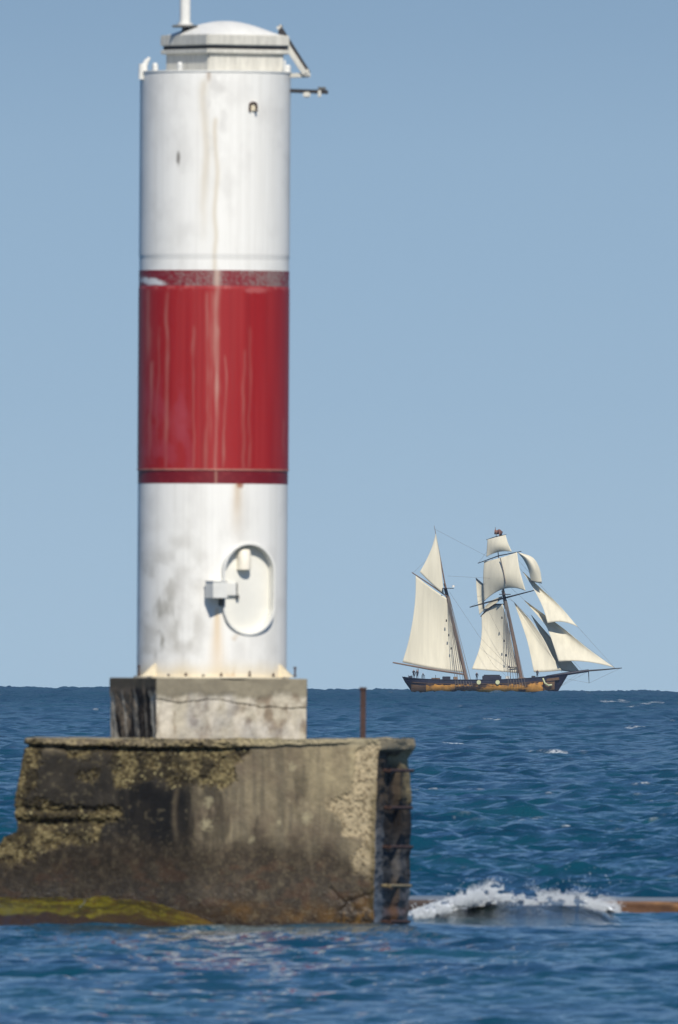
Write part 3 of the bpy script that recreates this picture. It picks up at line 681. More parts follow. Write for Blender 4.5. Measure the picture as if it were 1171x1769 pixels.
# gussets, bolts
def gus(px_in, px_out, name='gusset'):
    z0 = ZP(1169); z1 = ZP(1147); xi = AX + (px_in - 366) * .009; xo = AX + (px_out - 366) * .009
    yi = AY - math.sqrt(max(TR ** 2 - (xi - AX) ** 2, 0)); b = MB()
    sgn = -1 if px_in < 366 else 1; ym = AY - .62
    poly = [Vector((xi, ym, z0)), Vector((xo, ym - .1, z0)), Vector((xi, ym, z1))]
    poly = [Vector((xi - sgn * .05, yi - .0, z0)), Vector((xo, yi - .1, z0)), Vector((xo - sgn * .02, yi - .1, z0 + .02)), Vector((xi + sgn * .01, yi - .03, z1)), Vector((xi - sgn * .05, yi, z1))]
    b.prism(poly, Vector((0, -.008, 0)), Vector((0, .012, 0))); b.build(name, M['cream'], tower)
gus(268, 244); gus(484, 509)
for (px, rr, hgt) in [(241, 1.20, .17), (322, 1.235, .06), (383, 1.235, .06), (432, 1.235, .09), (473, 1.235, .06), (510, 1.24, .16), (292, 1.235, .035), (352, 1.235, .03)]:
    x = (px - 366) * .009; yy = -math.sqrt(max(1.19 ** 2 - x * x, 0.05)) / .93 if abs(x) < 1.1 else -.35
    p = Vector((AX + x, AY + yy * .93, ZP(1169)))
    b = MB().tube([p, p + UZ * hgt], .014, 8).tube([p + UZ * .008, p + UZ * .03], .022, 6)
    if hgt > .1: b.tube([p + UZ * (hgt - .03), p + UZ * hgt], .024, 6)
    b.build('anchor_bolt', M['rust'], tower)
# small arched pad eye near the top
pe = []; xc = AX + (437 - 371) * .009; zc = ZP(186); yc = AY - math.sqrt(TR ** 2 - (xc - AX) ** 2)
for q in range(13):
    t = math.pi * q / 12; pe.append(Vector((xc + .052 * math.cos(t), yc - .05, zc + .02 + .045 * math.sin(t))))
pe = [Vector((xc + .052, yc - .05, zc - .075))] + pe + [Vector((xc - .052, yc - .05, zc - .075))]
b = MB().tube(pe, .016, 8).box((xc, yc - .02, zc), (.15, .05, .17), None, .01)
b2 = MB().tube(pe, .018, 8).build('pad_eye', M['rust'], tower, True)
MB().box((xc, yc - .012, zc), (.115, .05, .14), None, .01).build('pad_plate', M['cream'], tower)
# lifting lugs on the rim
def rim(px, h0, wd, name='rim_lug', m='white', hook=0):
    x = (px - 372) * .009; x = max(-TR + .02, min(TR - .02, x)); y = AY - math.sqrt(max(TR ** 2 - x * x, 0)) + .05
    z = ZP(125); c = Vector((AX + x, y, z))
    b = MB()
    b.tube([c, c + UZ * h0 * .75], wd / 2, 10).tube([c + UZ * h0 * .7, c + UZ * h0], [wd / 2, wd * .3], 10)
    if hook: b.tube([c + Vector((0, 0, h0 * .5)), c + Vector((.03, 0, h0 * 1.2)), c + Vector((.085, 0, h0 * 1.7))], [wd * .45, wd * .4, wd * .2], 8); b.tube([c + Vector((-.05, -.03, -.12)), c + Vector((-.04, -.03, .12))], .04, 8)
    b.build(name, M[m], tower, True)
rim(249, .13, .10, hook=1); rim(268, .13, .09); rim(311, .14, .09); rim(497, .12, .10); rim(492, .19, .035)
# ---- square hatch head with a domed lid
HC = Vector((AX + (388 - 372) * .009, AY, 0)); HA = R(30)
hx = Vector((math.cos(HA), math.sin(HA), 0)); hy = Vector((math.sin(HA), -math.cos(HA), 0))
def hbox(half, z0, z1, bev=.01): 
    b = MB(); b.box(HC + UZ * (z0 + z1) / 2, (2 * half, 2 * half, abs(z1 - z0)), (hx, hy, UZ), bev); return b
hbox(.675, ZP(126), ZP(90), .02).build('hatch_neck', M['cap'], tower)
hbox(.735, ZP(94), ZP(86), .012).build('hatch_flange', M['cap'], tower)
hbox(.700, ZP(86), ZP(80), .0).build('gasket', M['dark'], tower)
head = hbox(.740, ZP(80), ZP(61), .018).build('hatch_lid', M['cap'], tower)
g = np.linspace(-1, 1, 41); GX, GY = np.meshgrid(g, g); a_ = .70
rr = np.clip(1 - np.maximum(np.abs(GX), np.abs(GY)) ** 2.2 * .5 - (GX ** 2 + GY ** 2) * .25 - .0, 0, 1); hgt = .23 * np.clip((1 - GX ** 2) * (1 - GY ** 2), 0, 1) ** .8
zz = ZP(61.5) + hgt
pos = np.stack([HC.x + a_ * (GX * hx.x + GY * hy.x), HC.y + a_ * (GX * hx.y + GY * hy.y), zz], -1)
mesh('dome', pos.reshape(-1, 3), grid_faces(41, 41, flip=True), M['white'], head, True)
# pole on the hatch
pb = Vector((AX + (319 - 372) * .009 - .0, AY - .12, ZP(62)))
pole = MB().tube([pb + UZ * .13, pb + UZ * 2.4], .083, 20).build('pole', M['white'], tower, True)
MB().tube([pb, pb + UZ * .14], .05, 12).box(pb + UZ * .145, (.40, .34, .035), None, .008).build('pole_foot', M['grey'], pole)
MB().tube([pb + UZ * .16, pb + UZ * .20], .12, 16).build('pole_collar', M['white'], pole, True)
# folded bracket at the right of the lid
def bar(b, p, q, wd, th):
    d = (q - p); L = d.length; d.normalize(); s = Vector((0, 1, 0)); u = d.cross(s); b.box((p + q) / 2, (L, th, wd), (d, s, u), .006)
def T(px, py, dy=0): return Vector((AX + (px - 372) * .009, AY + dy, ZP(py)))
b = MB(); b.box(T(484, 66, -.05), (.07, .16, .42), None, .01); b.build('hinge_plate', M['dark'], tower)
b = MB(); bar(b, T(486, 50, -.1), T(534, 125, -.1), .05, .05); b.build('bracket_arm', M['dark'], tower)
b = MB(); bar(b, T(484, 62, -.16), T(527, 127, -.16), .085, .05); bar(b, T(524, 126, -.12), T(534, 124, -.12), .1, .08); b.build('bracket_arm', M['cap'], tower)
b = MB(); bar(b, T(494, 130, -.1), T(536, 129, -.1), .07, .07); b.build('bracket_foot', M['cap'], tower)
b = MB().tube([T(479, 50, -.1), T(486, 44, -.1)], .035, 8).build('hinge_pin', M['cap'], tower)
b = MB(); bar(b, T(500, 156, -.1), T(567, 158, -.1), .06, .09); arm = b.build('side_arm', M['dark'], tower)
MB().box(T(530, 162, -.1), (.11, .12, .10), None, .015).build('clamp', M['cap'], arm)
MB().box(T(552, 161, -.1), (.05, .14, .11), None, .01).build('clamp', M['cap'], arm)
MB().box(T(556, 152, -.1), (.13, .12, .05), None, .01).build('clamp', M['grey'], arm)

# ------------------------------------------------------------------ things on the block
pbs = P(627, 1277, 499.0); pt = P(627, 1190, 499.0)
post = root('steel_post', pbs, 'thin rusty steel post with a small cap on the right end of the block top', 'post')
MB().box((pbs + pt) / 2, (.085, .085, (pt - pbs).length), None, .01).build('shaft', M['rust'], post)
MB().box(pt + UZ * .0, (.125, .12, .05), None, .012).build('cap', M['rust'], post)
lad = root('rung_ladder', P(682, 1600, YF + 1.6), 'column of five rusty iron rungs let into the dark right side of the block', 'ladder')
for (y, col_, wv) in [(1331, 'rust', 40), (1395, 'rust', 38), (1463, 'rust', 38), (1530, 'grey', 36), (1592, 'rust', 34)]:
    yy0, yy1 = YF + .75, YF + 2.6
    p0 = P(662, y, yy0); p1 = P(662 + wv, y + .5, yy1); outv = Vector((.10, -.10, 0))
    pts = [p0 + Vector((-.1, .2, 0)), p0 + outv * .2, p0 + outv, p1 + outv, p1 + outv * .2, p1 + Vector((-.1, .1, 0))]
    MB().tube(pts, .026, 8).build('rung', M['rust'] if col_ == 'rust' else mat('salt_crusted_iron', tuple(lin(132, 120, 92)), .85, var=.4, vscale=18), lad, True)

# ------------------------------------------------------------------ low breakwater beyond, at the right
def make_wall():
    y0, y1 = 519.0, 526.0; x0 = P(690, 1552, y0).x; x1 = P(1171, 1552, y0).x + 14; zt = .265
    rt_ = root('low_breakwater', (x0, y0, 0), 'low rust-stained breakwater awash behind the breaking wave at the right', 'breakwater')
    nx = 600; xs = np.linspace(x0, x1, nx)
    zs = [(-.8, y0), (-.2, y0), (-.05, y0), (.02, y0), (.08, y0), (.14, y0), (.19, y0), (.225, y0 + .01), (.25, y0 + .04)]
    V = []; C = []
    for z, y in zs:
        n_ = fbm(xs * 2.5, z * 12 + 0 * xs, 1, 4); n2 = fbm(xs * .8, z * 3 + 0 * xs, 6, 3)
        V.append(np.stack([xs, y - (n_ - .5) * .10, z + 0 * xs], -1))
        c = np.ones((nx, 3)) * lin(92, 64, 44); c = mixc(c, lin(146, 104, 62), ss(.46, .72, n_)); c = mixc(c, lin(60, 46, 38), ss(.42, .62, n2) * .8); c = mixc(c, lin(60, 52, 50), ss(-3.2, -4.6, xs - (x0 + 6.5)) * .8)
        C.append(np.concatenate([c, np.full((nx, 1), .6)], 1))
    mesh('face', np.array(V).reshape(-1, 3), grid_faces(len(zs), nx), M['conc'], rt_, True, np.array(C).reshape(-1, 4))
    ys = np.linspace(y0 + .04, y1, 12); X, Y = np.meshgrid(xs, ys)
    Z = np.where(Y < y0 + .1, .25, zt) + (fbm(X * 2, Y * 2, 2, 3) - .5) * .012
    pos = np.stack([X, Y, Z], -1); c = np.ones(X.shape + (3,)) * lin(120, 122, 120); c = mixc(c, lin(110, 88, 70), ss(y0 + .5, y0, Y) * .5)
    m = M['conc'].copy(); m.name = 'wet_concrete'; 
    mesh('cap', pos.reshape(-1, 3), grid_faces(*X.shape), m, rt_, True, np.concatenate([c, np.full(X.shape + (1,), 1.)], -1).reshape(-1, 4))
    V2 = np.array([[x0, y1, zt], [x1, y1, zt], [x1, y1, -.8], [x0, y1, -.8]]); mesh('back', V2, [[3, 2, 1, 0]], M['grey'], rt_)
make_wall()

# ------------------------------------------------------------------ spray of the breaking wave: droplets and torn foam
def droplets(name, pts, rad, m):
    n_ = len(pts); base = np.array([[1, 0, 0], [-1, 0, 0], [0, 1, 0], [0, -1, 0], [0, 0, 1], [0, 0, -1]], float)
    f = np.array([[0, 2, 4], [2, 1, 4], [1, 3, 4], [3, 0, 4], [2, 0, 5], [1, 2, 5], [3, 1, 5], [0, 3, 5]])
    jit = rng.uniform(.6, 1.3, (n_, 6, 1)); V = pts[:, None] + base[None] * rad[:, None, None] * jit
    F = (f[None] + 6 * np.arange(n_)[:, None, None]).reshape(-1, 3)
    o = mesh(name, V.reshape(-1, 3), F, m, None, True, origin=tuple(pts.mean(0))); return tag(o, kind='stuff')
fm_ = bpy.data.materials.new('foam'); fm_.use_nodes = True; bb = fm_.node_tree.nodes['Principled BSDF']
no = fm_.node_tree.nodes.new('ShaderNodeTexNoise'); no.inputs['Scale'].default_value = 4; cm = fm_.node_tree.nodes.new('ShaderNodeValToRGB')
cm.color_ramp.elements[0].color = (.60, .66, .72, 1); cm.color_ramp.elements[1].color = (.84, .86, .86, 1)
fm_.node_tree.links.new(no.outputs[0], cm.inputs[0]); fm_.node_tree.links.new(cm.outputs[0], bb.inputs['Base Color']); bb.inputs['Roughness'].default_value = .45
pts = []; rad = []
def spray(n_, xs, ys, sx, sy, r0, r1, yl=(506, 512)):
    n_ = int(n_ * 4.5); r0 *= .42; r1 *= .40
    t = rng.uniform(0, 1, n_); kx = np.linspace(0, 1, len(xs))
    px = np.interp(t, kx, xs) + rng.normal(0, sx, n_); py = np.interp(t, kx, ys) - np.abs(rng.normal(0, 1, n_)) * sy + sy * .4
    clump = fbm(px / 12, py / 10, 3, 3); keep = clump > .40
    px, py = px[keep], py[keep]; Y = rng.uniform(*yl, len(px))
    pts.append(PN(px, py, Y)); rad.append(rng.uniform(r0, r1, len(px)) ** 1.0)
spray(9000, [697, 730, 780, 830], [1594, 1587, 1571, 1554], 6, 8, .008, .034, (506.5, 509))
spray(3200, [800, 850, 880], [1558, 1548, 1556], 8, 9, .007, .026)
spray(1400, [840, 850, 862], [1548, 1541, 1548], 6, 9, .006, .018)
spray(3600, [890, 960, 1010, 1060], [1560, 1560, 1561, 1574], 10, 9, .007, .026)
spray(500, [900, 930, 970], [1552, 1550, 1552], 10, 12, .006, .014)
n_ = 46; px = rng.normal(1000, 30, n_); py = rng.uniform(1490, 1550, n_); pts.append(PN(px, py, rng.uniform(506, 512, n_))); rad.append(rng.uniform(.004, .011, n_))
n_ = 60; px = rng.normal(850, 30, n_); py = rng.uniform(1515, 1545, n_); pts.append(PN(px, py, rng.uniform(506, 512, n_))); rad.append(rng.uniform(.004, .010, n_))
droplets('spray', np.concatenate(pts), np.concatenate(rad), fm_)

# torn white crest: a lumpy tongue of foam along the breaking edge
def crest(path, Y0, seed):
    t = np.linspace(0, 1, 420); a = np.linspace(0, 2 * math.pi, 40, endpoint=False); A = np.array(path, float); k = np.linspace(0, 1, len(A))
    px, py, hh = [np.interp(t, k, A[:, i]) for i in range(3)]
    c = PN(px, py, Y0 + .6 * fbm(t * 7, seed, 1, 3)); hh = hh * .009
    T_, A_ = np.meshgrid(t, a, indexing='ij'); n1 = fbm(c[:, None, 0] * 4 + 0 * A_, np.cos(A_) * 1.6 + seed, np.sin(A_) * 1.6, 5); n2 = fbm(c[:, None, 0] * 16 + 0 * A_, np.cos(A_) * 3 + seed, np.sin(A_) * 3, 3)
    r = hh[:, None] * (.15 + 1.9 * np.clip(n1 - .22, 0, 1) + 1.0 * (n2 - .5)) * ss(0, .04, T_) * ss(1, .95, T_)
    return np.stack([c[:, None, 0] + 0 * r + .4 * r * np.sin(A_ * 2 + T_ * 40), c[:, None, 1] + np.cos(A_) * r * 2.2, c[:, None, 2] + np.sin(A_) * r * .8], -1)
V = []; F = []; k = 0
for path, Y0, sd in [([(692, 1598, 9), (720, 1592, 13), (750, 1582, 17), (790, 1570, 19), (830, 1558, 15), (862, 1553, 8)], 507.6, 1),
                     ([(875, 1557, 2), (905, 1556, 5), (930, 1560, 2), (965, 1559, 4), (1000, 1560, 8), (1040, 1566, 9), (1066, 1577, 5)], 508.6, 9)]:
    p = crest(path, Y0, sd); V.append(p.reshape(-1, 3)); F.append(grid_faces(p.shape[0], p.shape[1], closed=True) + k); k += p.shape[0] * p.shape[1]
o = mesh('sea_foam', np.concatenate(V), np.concatenate(F), fm_, None, True, origin=tuple(P(850, 1590, 508))); tag(o, kind='stuff')

# ------------------------------------------------------------------ the schooner
SY = 5944.0; SK = SY * AL
S0 = P(835, 1194, SY)
ship = root('tall_ship', S0, 'two-masted schooner under full cream sail on the horizon', 'sailing ship')
MS = {}
MS['sail'] = mat('sailcloth', tuple(lin(216, 209, 187)), .9, var=.09, vscale=.55, spec=.1, stretch=(2.2, 2.2, .12))
MS['spar'] = mat('varnished_spar', tuple(lin(112, 90, 74)), .6, var=.15, vscale=1)
MS['blackspar'] = mat('black_spar', tuple(lin(40, 38, 40)), .6, var=.15, vscale=1)
MS['hull'] = mat('black_hull', tuple(lin(24, 25, 44)), .5, var=.2, vscale=.6)
MS['ochre'] = mat('ochre_strake', tuple(lin(196, 142, 62)), .55, var=.35, vscale=.9)
MS['deck'] = mat('deck_planks', tuple(lin(140, 112, 84)), .8, var=.2, vscale=1)
MS['rope'] = mat('tarred_rope', tuple(lin(104, 98, 92)), .9, var=.1)
MS['pale'] = mat('pale_green_cover', tuple(lin(186, 190, 150)), .8)
MS['white'] = mat('ship_white', tuple(lin(210, 208, 200)), .6)
MS['red'] = mat('flag_bunting', tuple(lin(132, 92, 78)), .8, var=.6, vscale=1.2)
def S(px, py, dy=0): return P(px, py, SY + dy)
def spl(pts, n):
    """smooth curve through pixel points"""
    pts = np.array(pts, float); m_ = len(pts)
    if m_ == 2: t = np.linspace(0, 1, n)[:, None]; return pts[0] * (1 - t) + pts[1] * t
    ext = np.vstack([2 * pts[0] - pts[1], pts, 2 * pts[-1] - pts[-2]]); cl = np.concatenate([[0], np.cumsum(np.linalg.norm(np.diff(pts[:, :2], axis=0), axis=1))]); cl /= cl[-1]
    out = []
    for t in np.linspace(0, 1, n):
        i = min(np.searchsorted(cl, t, side='right') - 1, m_ - 2); f = (t - cl[i]) / (cl[i + 1] - cl[i]); p0, p1, p2, p3 = ext[i:i + 4]
        out.append(.5 * ((2 * p1) + (-p0 + p2) * f + (2 * p0 - 5 * p1 + 4 * p2 - p3) * f * f + (-p0 + 3 * p1 - 3 * p2 + p3) * f ** 3))
    return np.array(out)
def sail(name, left, right, d0, belly, label=None, n=26, m_=22, dt=None, seams=True):
    """left/right: edge curves from top to bottom [(px,py)]; d0: depth at (topL, topR, botL, botR); belly: bulge in metres (+ away)"""
    L_ = spl(left, n); R_ = spl(right, n); t = np.linspace(0, 1, m_)
    G = L_[:, None] * (1 - t)[None, :, None] + R_[:, None] * t[None, :, None]
    v = np.linspace(0, 1, n)[:, None]; tt = t[None]
    if dt is not None:            # curved foot / head given as pixel sag (top, bottom)
        G[..., 1] += 4 * tt * (1 - tt) * (dt[0] * (1 - v) ** 3 + dt[1] * v ** 3)
    dep = (d0[0] * (1 - tt) + d0[1] * tt) * (1 - v) + (d0[2] * (1 - tt) + d0[3] * tt) * v + belly * np.sin(math.pi * (tt * .9 + .05)) * np.sin(math.pi * (v * .85 + .1))
    pos = PN(G[..., 0], G[..., 1], SY + dep)
    back = pos.copy(); back[..., 1] += .03
    Vv = np.concatenate([pos.reshape(-1, 3), back.reshape(-1, 3)]); f = grid_faces(n, m_); k = n * m_
    border = []
    for i in range(m_ - 1): border += [[i, i + 1, k + i + 1, k + i], [(n - 1) * m_ + i + 1, (n - 1) * m_ + i, k + (n - 1) * m_ + i, k + (n - 1) * m_ + i + 1]]
    for i in range(n - 1): border += [[(i + 1) * m_, i * m_, k + i * m_, k + (i + 1) * m_], [i * m_ + m_ - 1, (i + 1) * m_ + m_ - 1, k + (i + 1) * m_ + m_ - 1, k + i * m_ + m_ - 1]]
    F = np.concatenate([f[:, ::-1], f + k, np.array(border)])
    o = mesh(name, Vv, F, MS['sail'], ship, True)
    if label: o['label'] = label
    return o, pos
def line(name, pts, r, m='rope', par=None, n=5):
    q = [S(*p) for p in pts]; return MB().tube(q, r, n).build(name, MS[m], par or ship)
def spar(name, pts, rads, m='spar', par=None): return MB().tube([S(*p) for p in pts], rads, 10).build(name, MS[m], par or ship, True)

# hull lofted from stern to bow: (px, sheer py, half beam at deck)
st_ = [(694, 1168.5, 1.2), (702, 1170.5, 1.9), (716, 1172, 2.6), (740, 1173.5, 3.2), (780, 1174.5, 3.6), (830, 1174.5, 3.8), (880, 1173.5, 3.6), (915, 1171.5, 3.0), (945, 1168.5, 1.9), (965, 1166, 1.0), (983, 1163.5, .25)]
def hull():
    V = []; C = []; rows = 16; N = 44; st2 = spl([(a, b_) for a, b_, c in st_], N); hb = np.interp(st2[:, 0], [s[0] for s in st_], [s[2] for s in st_])
    for i in range(N):
        px, py = st2[i]
        # stem and sternpost rake inwards towards the water
        for side in (-1, 1):
            for j in range(rows):
                v = j / (rows - 1); bot = 1206.0; y = py + (bot - py) * v
                rk_s = np.interp(y, [1168, 1178, 1192, 1206], [0, 5, 15, 24]); rk_b = np.interp(y, [1163, 1172, 1180, 1192, 1206], [0, 8, 13, 20, 26])
                u = i / (N - 1); xx = px + rk_s * (1 - ss(0, .16, u)) - rk_b * ss(.86, 1, u)
                w_ = hb[i] * (1 - .12 * v - .75 * v ** 3) * (1 + .05 * math.sin(math.pi * v))
                V.append(S(xx, y, side * w_)); 
    V = np.array([tuple(v) for v in V]).reshape(N, 2 * rows, 3)
    # order: near side bottom..top, far side top..bottom -> closed section
    sec = np.concatenate([V[:, :rows][:, ::-1], V[:, rows:]], 1); k = 2 * rows
    F = grid_faces(N, k).tolist(); F += [[i * k + k - 1, i * k, (i + 1) * k, (i + 1) * k + k - 1] for i in range(N - 1)]
    F += [list(range(k)), [(N - 1) * k + j for j in range(k)][::-1]]
    o = mesh('hull', sec.reshape(-1, 3), F, MS['hull'], ship, False)
    return st2, hb
st2, hb = hull()
def side_strip(name, x0, x1, ya, yb, m, off=.06, par=None, wob=0):
    xs = np.linspace(x0, x1, max(6, int((x1 - x0) / 1.2))); py0 = np.interp(xs, st2[:, 0], st2[:, 1]); b0 = np.interp(xs, st2[:, 0], hb)
    kk = 10; V = []; ws = wob * (fbm(xs / 4, 1.1, x0, 4) - .5)
    for (x, p, q, g_) in zip(xs, py0, b0, ws):
        for r_ in range(kk):
            yy = p + (ya + g_) + (yb - ya - g_) * r_ / (kk - 1)
            v = (yy - p) / (1206 - p); w_ = q * (1 - .12 * v - .75 * v ** 3) * (1 + .05 * math.sin(math.pi * v))
            V.append(S(x, yy, -w_ - off))
        for r_ in (kk - 1, 0): V.append(V[-kk if r_ else -kk - 1 + 0].copy() if 0 else S(x, p + (ya + g_ if r_ == 0 else yb), -w_ * (.9 if r_ else 1) + .3))
    k = kk + 2; F = grid_faces(len(xs), k, closed=True).tolist(); F += [list(range(k)), [(len(xs) - 1) * k + q for q in range(k)]]
    b = MB(); b.merge(V, F); return b.build(name, MS[m], par or ship)
MS['dull'] = mat('dull_brown_strake', tuple(lin(96, 74, 52)), .7, var=.3, vscale=.8)
om = MS['ochre']; n_ = om.node_tree.nodes; tco = n_.new('ShaderNodeTexCoord'); mpo = n_.new('ShaderNodeMapping'); mpo.inputs['Scale'].default_value = (.42, .1, .9)
nzo = n_.new('ShaderNodeTexNoise'); nzo.inputs['Scale'].default_value = .8; nzo.inputs['Detail'].default_value = 4; cro = n_.new('ShaderNodeValToRGB')
cro.color_ramp.elements[0].position = .44; cro.color_ramp.elements[0].color = (*lin(74, 58, 46), 1); cro.color_ramp.elements[1].position = .52; cro.color_ramp.elements[1].color = (*lin(202, 146, 68), 1)
lk = om.node_tree.links; lk.new(tco.outputs['Object'], mpo.inputs[0]); lk.new(mpo.outputs[0], nzo.inputs['Vector']); lk.new(nzo.outputs[0], cro.inputs[0])
mxo = [q for q in n_ if q.type == 'MIX'][0]; lk.new(cro.outputs[0], mxo.inputs[6])
side_strip('painted_strake', 736, 938, 8.5, 24, 'ochre', .05, wob=5)
side_strip('stern_strake', 710, 737, 11, 24, 'dull', .03, wob=2); side_strip('bow_strake', 939, 958, 10, 24, 'dull', .03, wob=2)
side_strip('rubbing_rail', 712, 962, 6.4, 7.3, 'dull', .12)
side_strip('bulwark_rail', 698, 978, -.8, 0.2, 'hull', .15)
b = MB()
V = []; 
for i in range(len(st2)):
    for s_ in (-1, 1): V.append(S(st2[i, 0], st2[i, 1] + 1.6, s_ * (hb[i] - .1)))
b.merge(V, [[2 * i, 2 * i + 1, 2 * i + 3, 2 * i + 2] for i in range(len(st2) - 1)]); b.build('deck', MS['deck'], ship)
# stowed boats, deckhouse, guns under covers
def sbox(name, x0, x1, y0, y1, d0, d1, m, par=None, bev=.05):
    a = S(x0, y0, d0); c = S(x1, y1, d1); return MB().box((a + c) / 2, (abs(c.x - a.x), abs(d1 - d0), abs(a.z - c.z)), None, bev).build(name, MS[m], par or ship)
sbox('deckhouse', 833, 866, 1167.5, 1176, -.9, 1.3, 'hull'); sbox('boat_cover', 835, 864, 1165.5, 1167.6, -.7, 1.1, 'blackspar', bev=.08)
sbox('skylight', 764, 778, 1168.5, 1174, -.6, .6, 'hull'); sbox('cabin_trunk', 745, 760, 1171, 1174.5, -.8, .8, 'dull'); sbox('companionway', 783, 790, 1169, 1175, -.5, .5, 'deck')
sbox('windlass', 918, 925, 1167.5, 1172, -.8, .8, 'blackspar'); sbox('hatch_cover', 895, 908, 1170.5, 1173, -.8, .8, 'deck'); sbox('stern_locker', 706, 712, 1167.5, 1172, -.6, .6, 'hull')
for x in (827, 859.5):
    c = S(x, 1178.6, -3.85); MB().tube([c, c + Vector((0, -.12, 0))], .40, 18).build('port_lid', MS['pale'], ship)
for x0 in (881, 893): sbox('gallows_post', x0, x0 + 1, 1153, 1173, -.1, .1, 'blackspar')
sbox('gallows_beam', 880, 894.5, 1152, 1153.6, -.12, .12, 'blackspar'); sbox('crate', 873, 880, 1168, 1173, -1.4, -.4, 'white')
MB().tube([S(938, 1172, -2.2), S(941, 1180, -2.6), S(947, 1184, -2.3), S(953, 1183, -1.9)], .16, 8).build('anchor', MS['pale'], ship, True)
side_strip('trailboard', 944, 966, 4.0, 8.5, 'dull', .10)
for x in (705, 710, 728, 733, 752): sbox('stanchion', x, x + .8, 1166, 1172, -1.2, -1.1, 'blackspar', bev=.01)
# masts
mm = spar('main_mast', [(808.5, 1188), (797, 1138), (781, 1068), (768, 1016)], [.34, .33, .28, .2])
MB().tube([S(775.5, 1038, -.3), S(766.5, 1008, -.3)], .09, 8).build('mast_head', MS['blackspar'], mm)
mt = spar('main_topmast', [(778, 1044, .25), (768, 1006, .25), (758, 952, .25), (750, 908, .25)], [.15, .14, .10, .04], par=mm)
sbox('crosstree', 764, 784, 1015.6, 1017, -1.6, 1.6, 'blackspar', mm, .02)
MB().tube([S(783, 1014.6, -.2), S(783, 1010.8, -.2)], [.28, .2], 10).build('radar_dome', MS['white'], mm, True)
fmst = spar('fore_mast', [(903, 1184), (894, 1140), (882, 1080), (869, 1018)], [.36, .35, .30, .2])
MB().tube([S(873, 1052, -.3), S(867.5, 1020, -.3)], .16, 8).build('mast_head', MS['blackspar'], fmst)
ft = spar('fore_topmast', [(876, 1050, .4), (868, 1010, .4), (862, 970, .4), (855.5, 911, .4)], [.16, .14, .10, .05], par=fmst)
sbox('crosstree', 862, 882, 1026, 1027.6, -1.6, 1.6, 'blackspar', fmst, .02)
# spars
spar('main_boom', [(678.5, 1144.5, -1.4), (740, 1155.5, -.8), (802, 1165, -.2)], [.13, .2, .17])
spar('main_gaff', [(711.5, 989, -1.0), (745, 1011, -.6), (777, 1034, -.2)], [.09, .13, .12])
spar('fore_gaff', [(830.5, 1065, 3.2), (840, 1054, 2.4), (855, 1044, 1.2), (872, 1044, .2)], [.1, .13, .14, .12], 'blackspar')
spar('fore_yard', [(811.5, 1049, 2.6), (840, 1041, 1.2), (870, 1033.5, -.5), (922, 1020, -3.0)], [.09, .14, .16, .09], 'blackspar')
spar('topsail_yard', [(825.5, 973, 2.2), (862, 960, -.4), (900.5, 952.5, -2.2)], [.07, .11, .07], 'blackspar')
spar('topgallant_yard', [(840, 932.5, 1.4), (858, 926.5, -.1), (874.5, 923.5, -1.1)], [.05, .08, .05], 'blackspar')
bs = spar('bowsprit', [(944, 1170), (975, 1164.5), (1017, 1158.5)], [.34, .33, .26], 'hull')
spar('jibboom', [(1008, 1159.3), (1040, 1157), (1074, 1154)], [.17, .14, .08], 'blackspar', bs)
spar('dolphin_striker', [(1016.5, 1159), (1017.5, 1180)], [.09, .05], 'blackspar', bs)
spar('studding_boom', [(915, 1004, -2), (936, 1007.5, -2.4)], [.07, .07], 'blackspar')
# sails (edges listed from the top down)
sail('main_sail', [(718, 994), (717.5, 1030), (713, 1070), (705, 1110), (695, 1144)], [(776, 1036), (783, 1070), (790, 1100), (798, 1135), (804, 1162)], (-1, -.2, -1.2, -.2), .9, 'largest cream gaff sail on the aft mast', dt=(2, 2), n=34, m_=30)
sail('gaff_topsail', [(752.5, 922), (746, 945), (736, 968), (725, 988)], [(753, 922), (758, 950), (762, 978), (766.5, 1026)], (-.1, -.1, -.9, -.5), -.5, 'triangular cream sail above the aft gaff', dt=(0, 2))
o, _ = sail('gaff_topsail_foot', [(725, 988), (730, 994)], [(768, 1008), (766.5, 1027)], (-.9, -.2, -.8, -.2), .1, n=6) if 0 else (None, None)
sail('fore_sail', [(831.5, 1062), (832, 1090), (828, 1120), (815, 1156)], [(868, 1044), (878, 1082), (886, 1120), (896, 1163)], (3.0, .2, .8, .2), .9, 'tall cream gaff sail on the forward mast', dt=(-6, 0), n=34, m_=28)
line('topsail_dark_line', [(864, 964, -1.6), (869, 985, -2.1), (873.5, 1008, -2.2)], .10)  # dark tube laid down the front of the topsail
sail('topgallant_sail', [(842, 932), (841, 947), (840, 962)], [(873, 924), (878, 939), (884, 953)], (1.0, -1.3, 0.9, -1.9), -.9, 'smallest square sail at the head of the forward mast', dt=(0, -4))
sail('topsail', [(836, 970), (834.5, 1000), (836, 1039)], [(893, 954), (898, 985), (908, 1021)], (1.8, -2.3, 1.9, -3.2), -1.3, 'large square sail on the forward mast', dt=(1.5, -13), n=30, m_=30)
sail('studding_sail', [(895, 955), (905, 968), (913, 985), (917, 1003)], [(896, 954), (920, 963), (932, 982), (936, 1006)], (-2.2, -2.2, -2, -2.6), -1.2, 'narrow curved sail to the right of the square sails', dt=(0, 2))
sail('lower_studding_sail', [(822, 1000), (824, 1030), (828, 1062)], [(835, 1010), (835, 1035), (836, 1054)], (3.8, 3.2, 3.8, 3.2), .3, 'narrow sail peeping out behind the forward square sail')
MB().tube([S(822, 999, 3.7), S(835, 1009.5, 3.1), S(836, 1052, 3.1)], .09, 8).build('studding_spar', MS['blackspar'], ship)
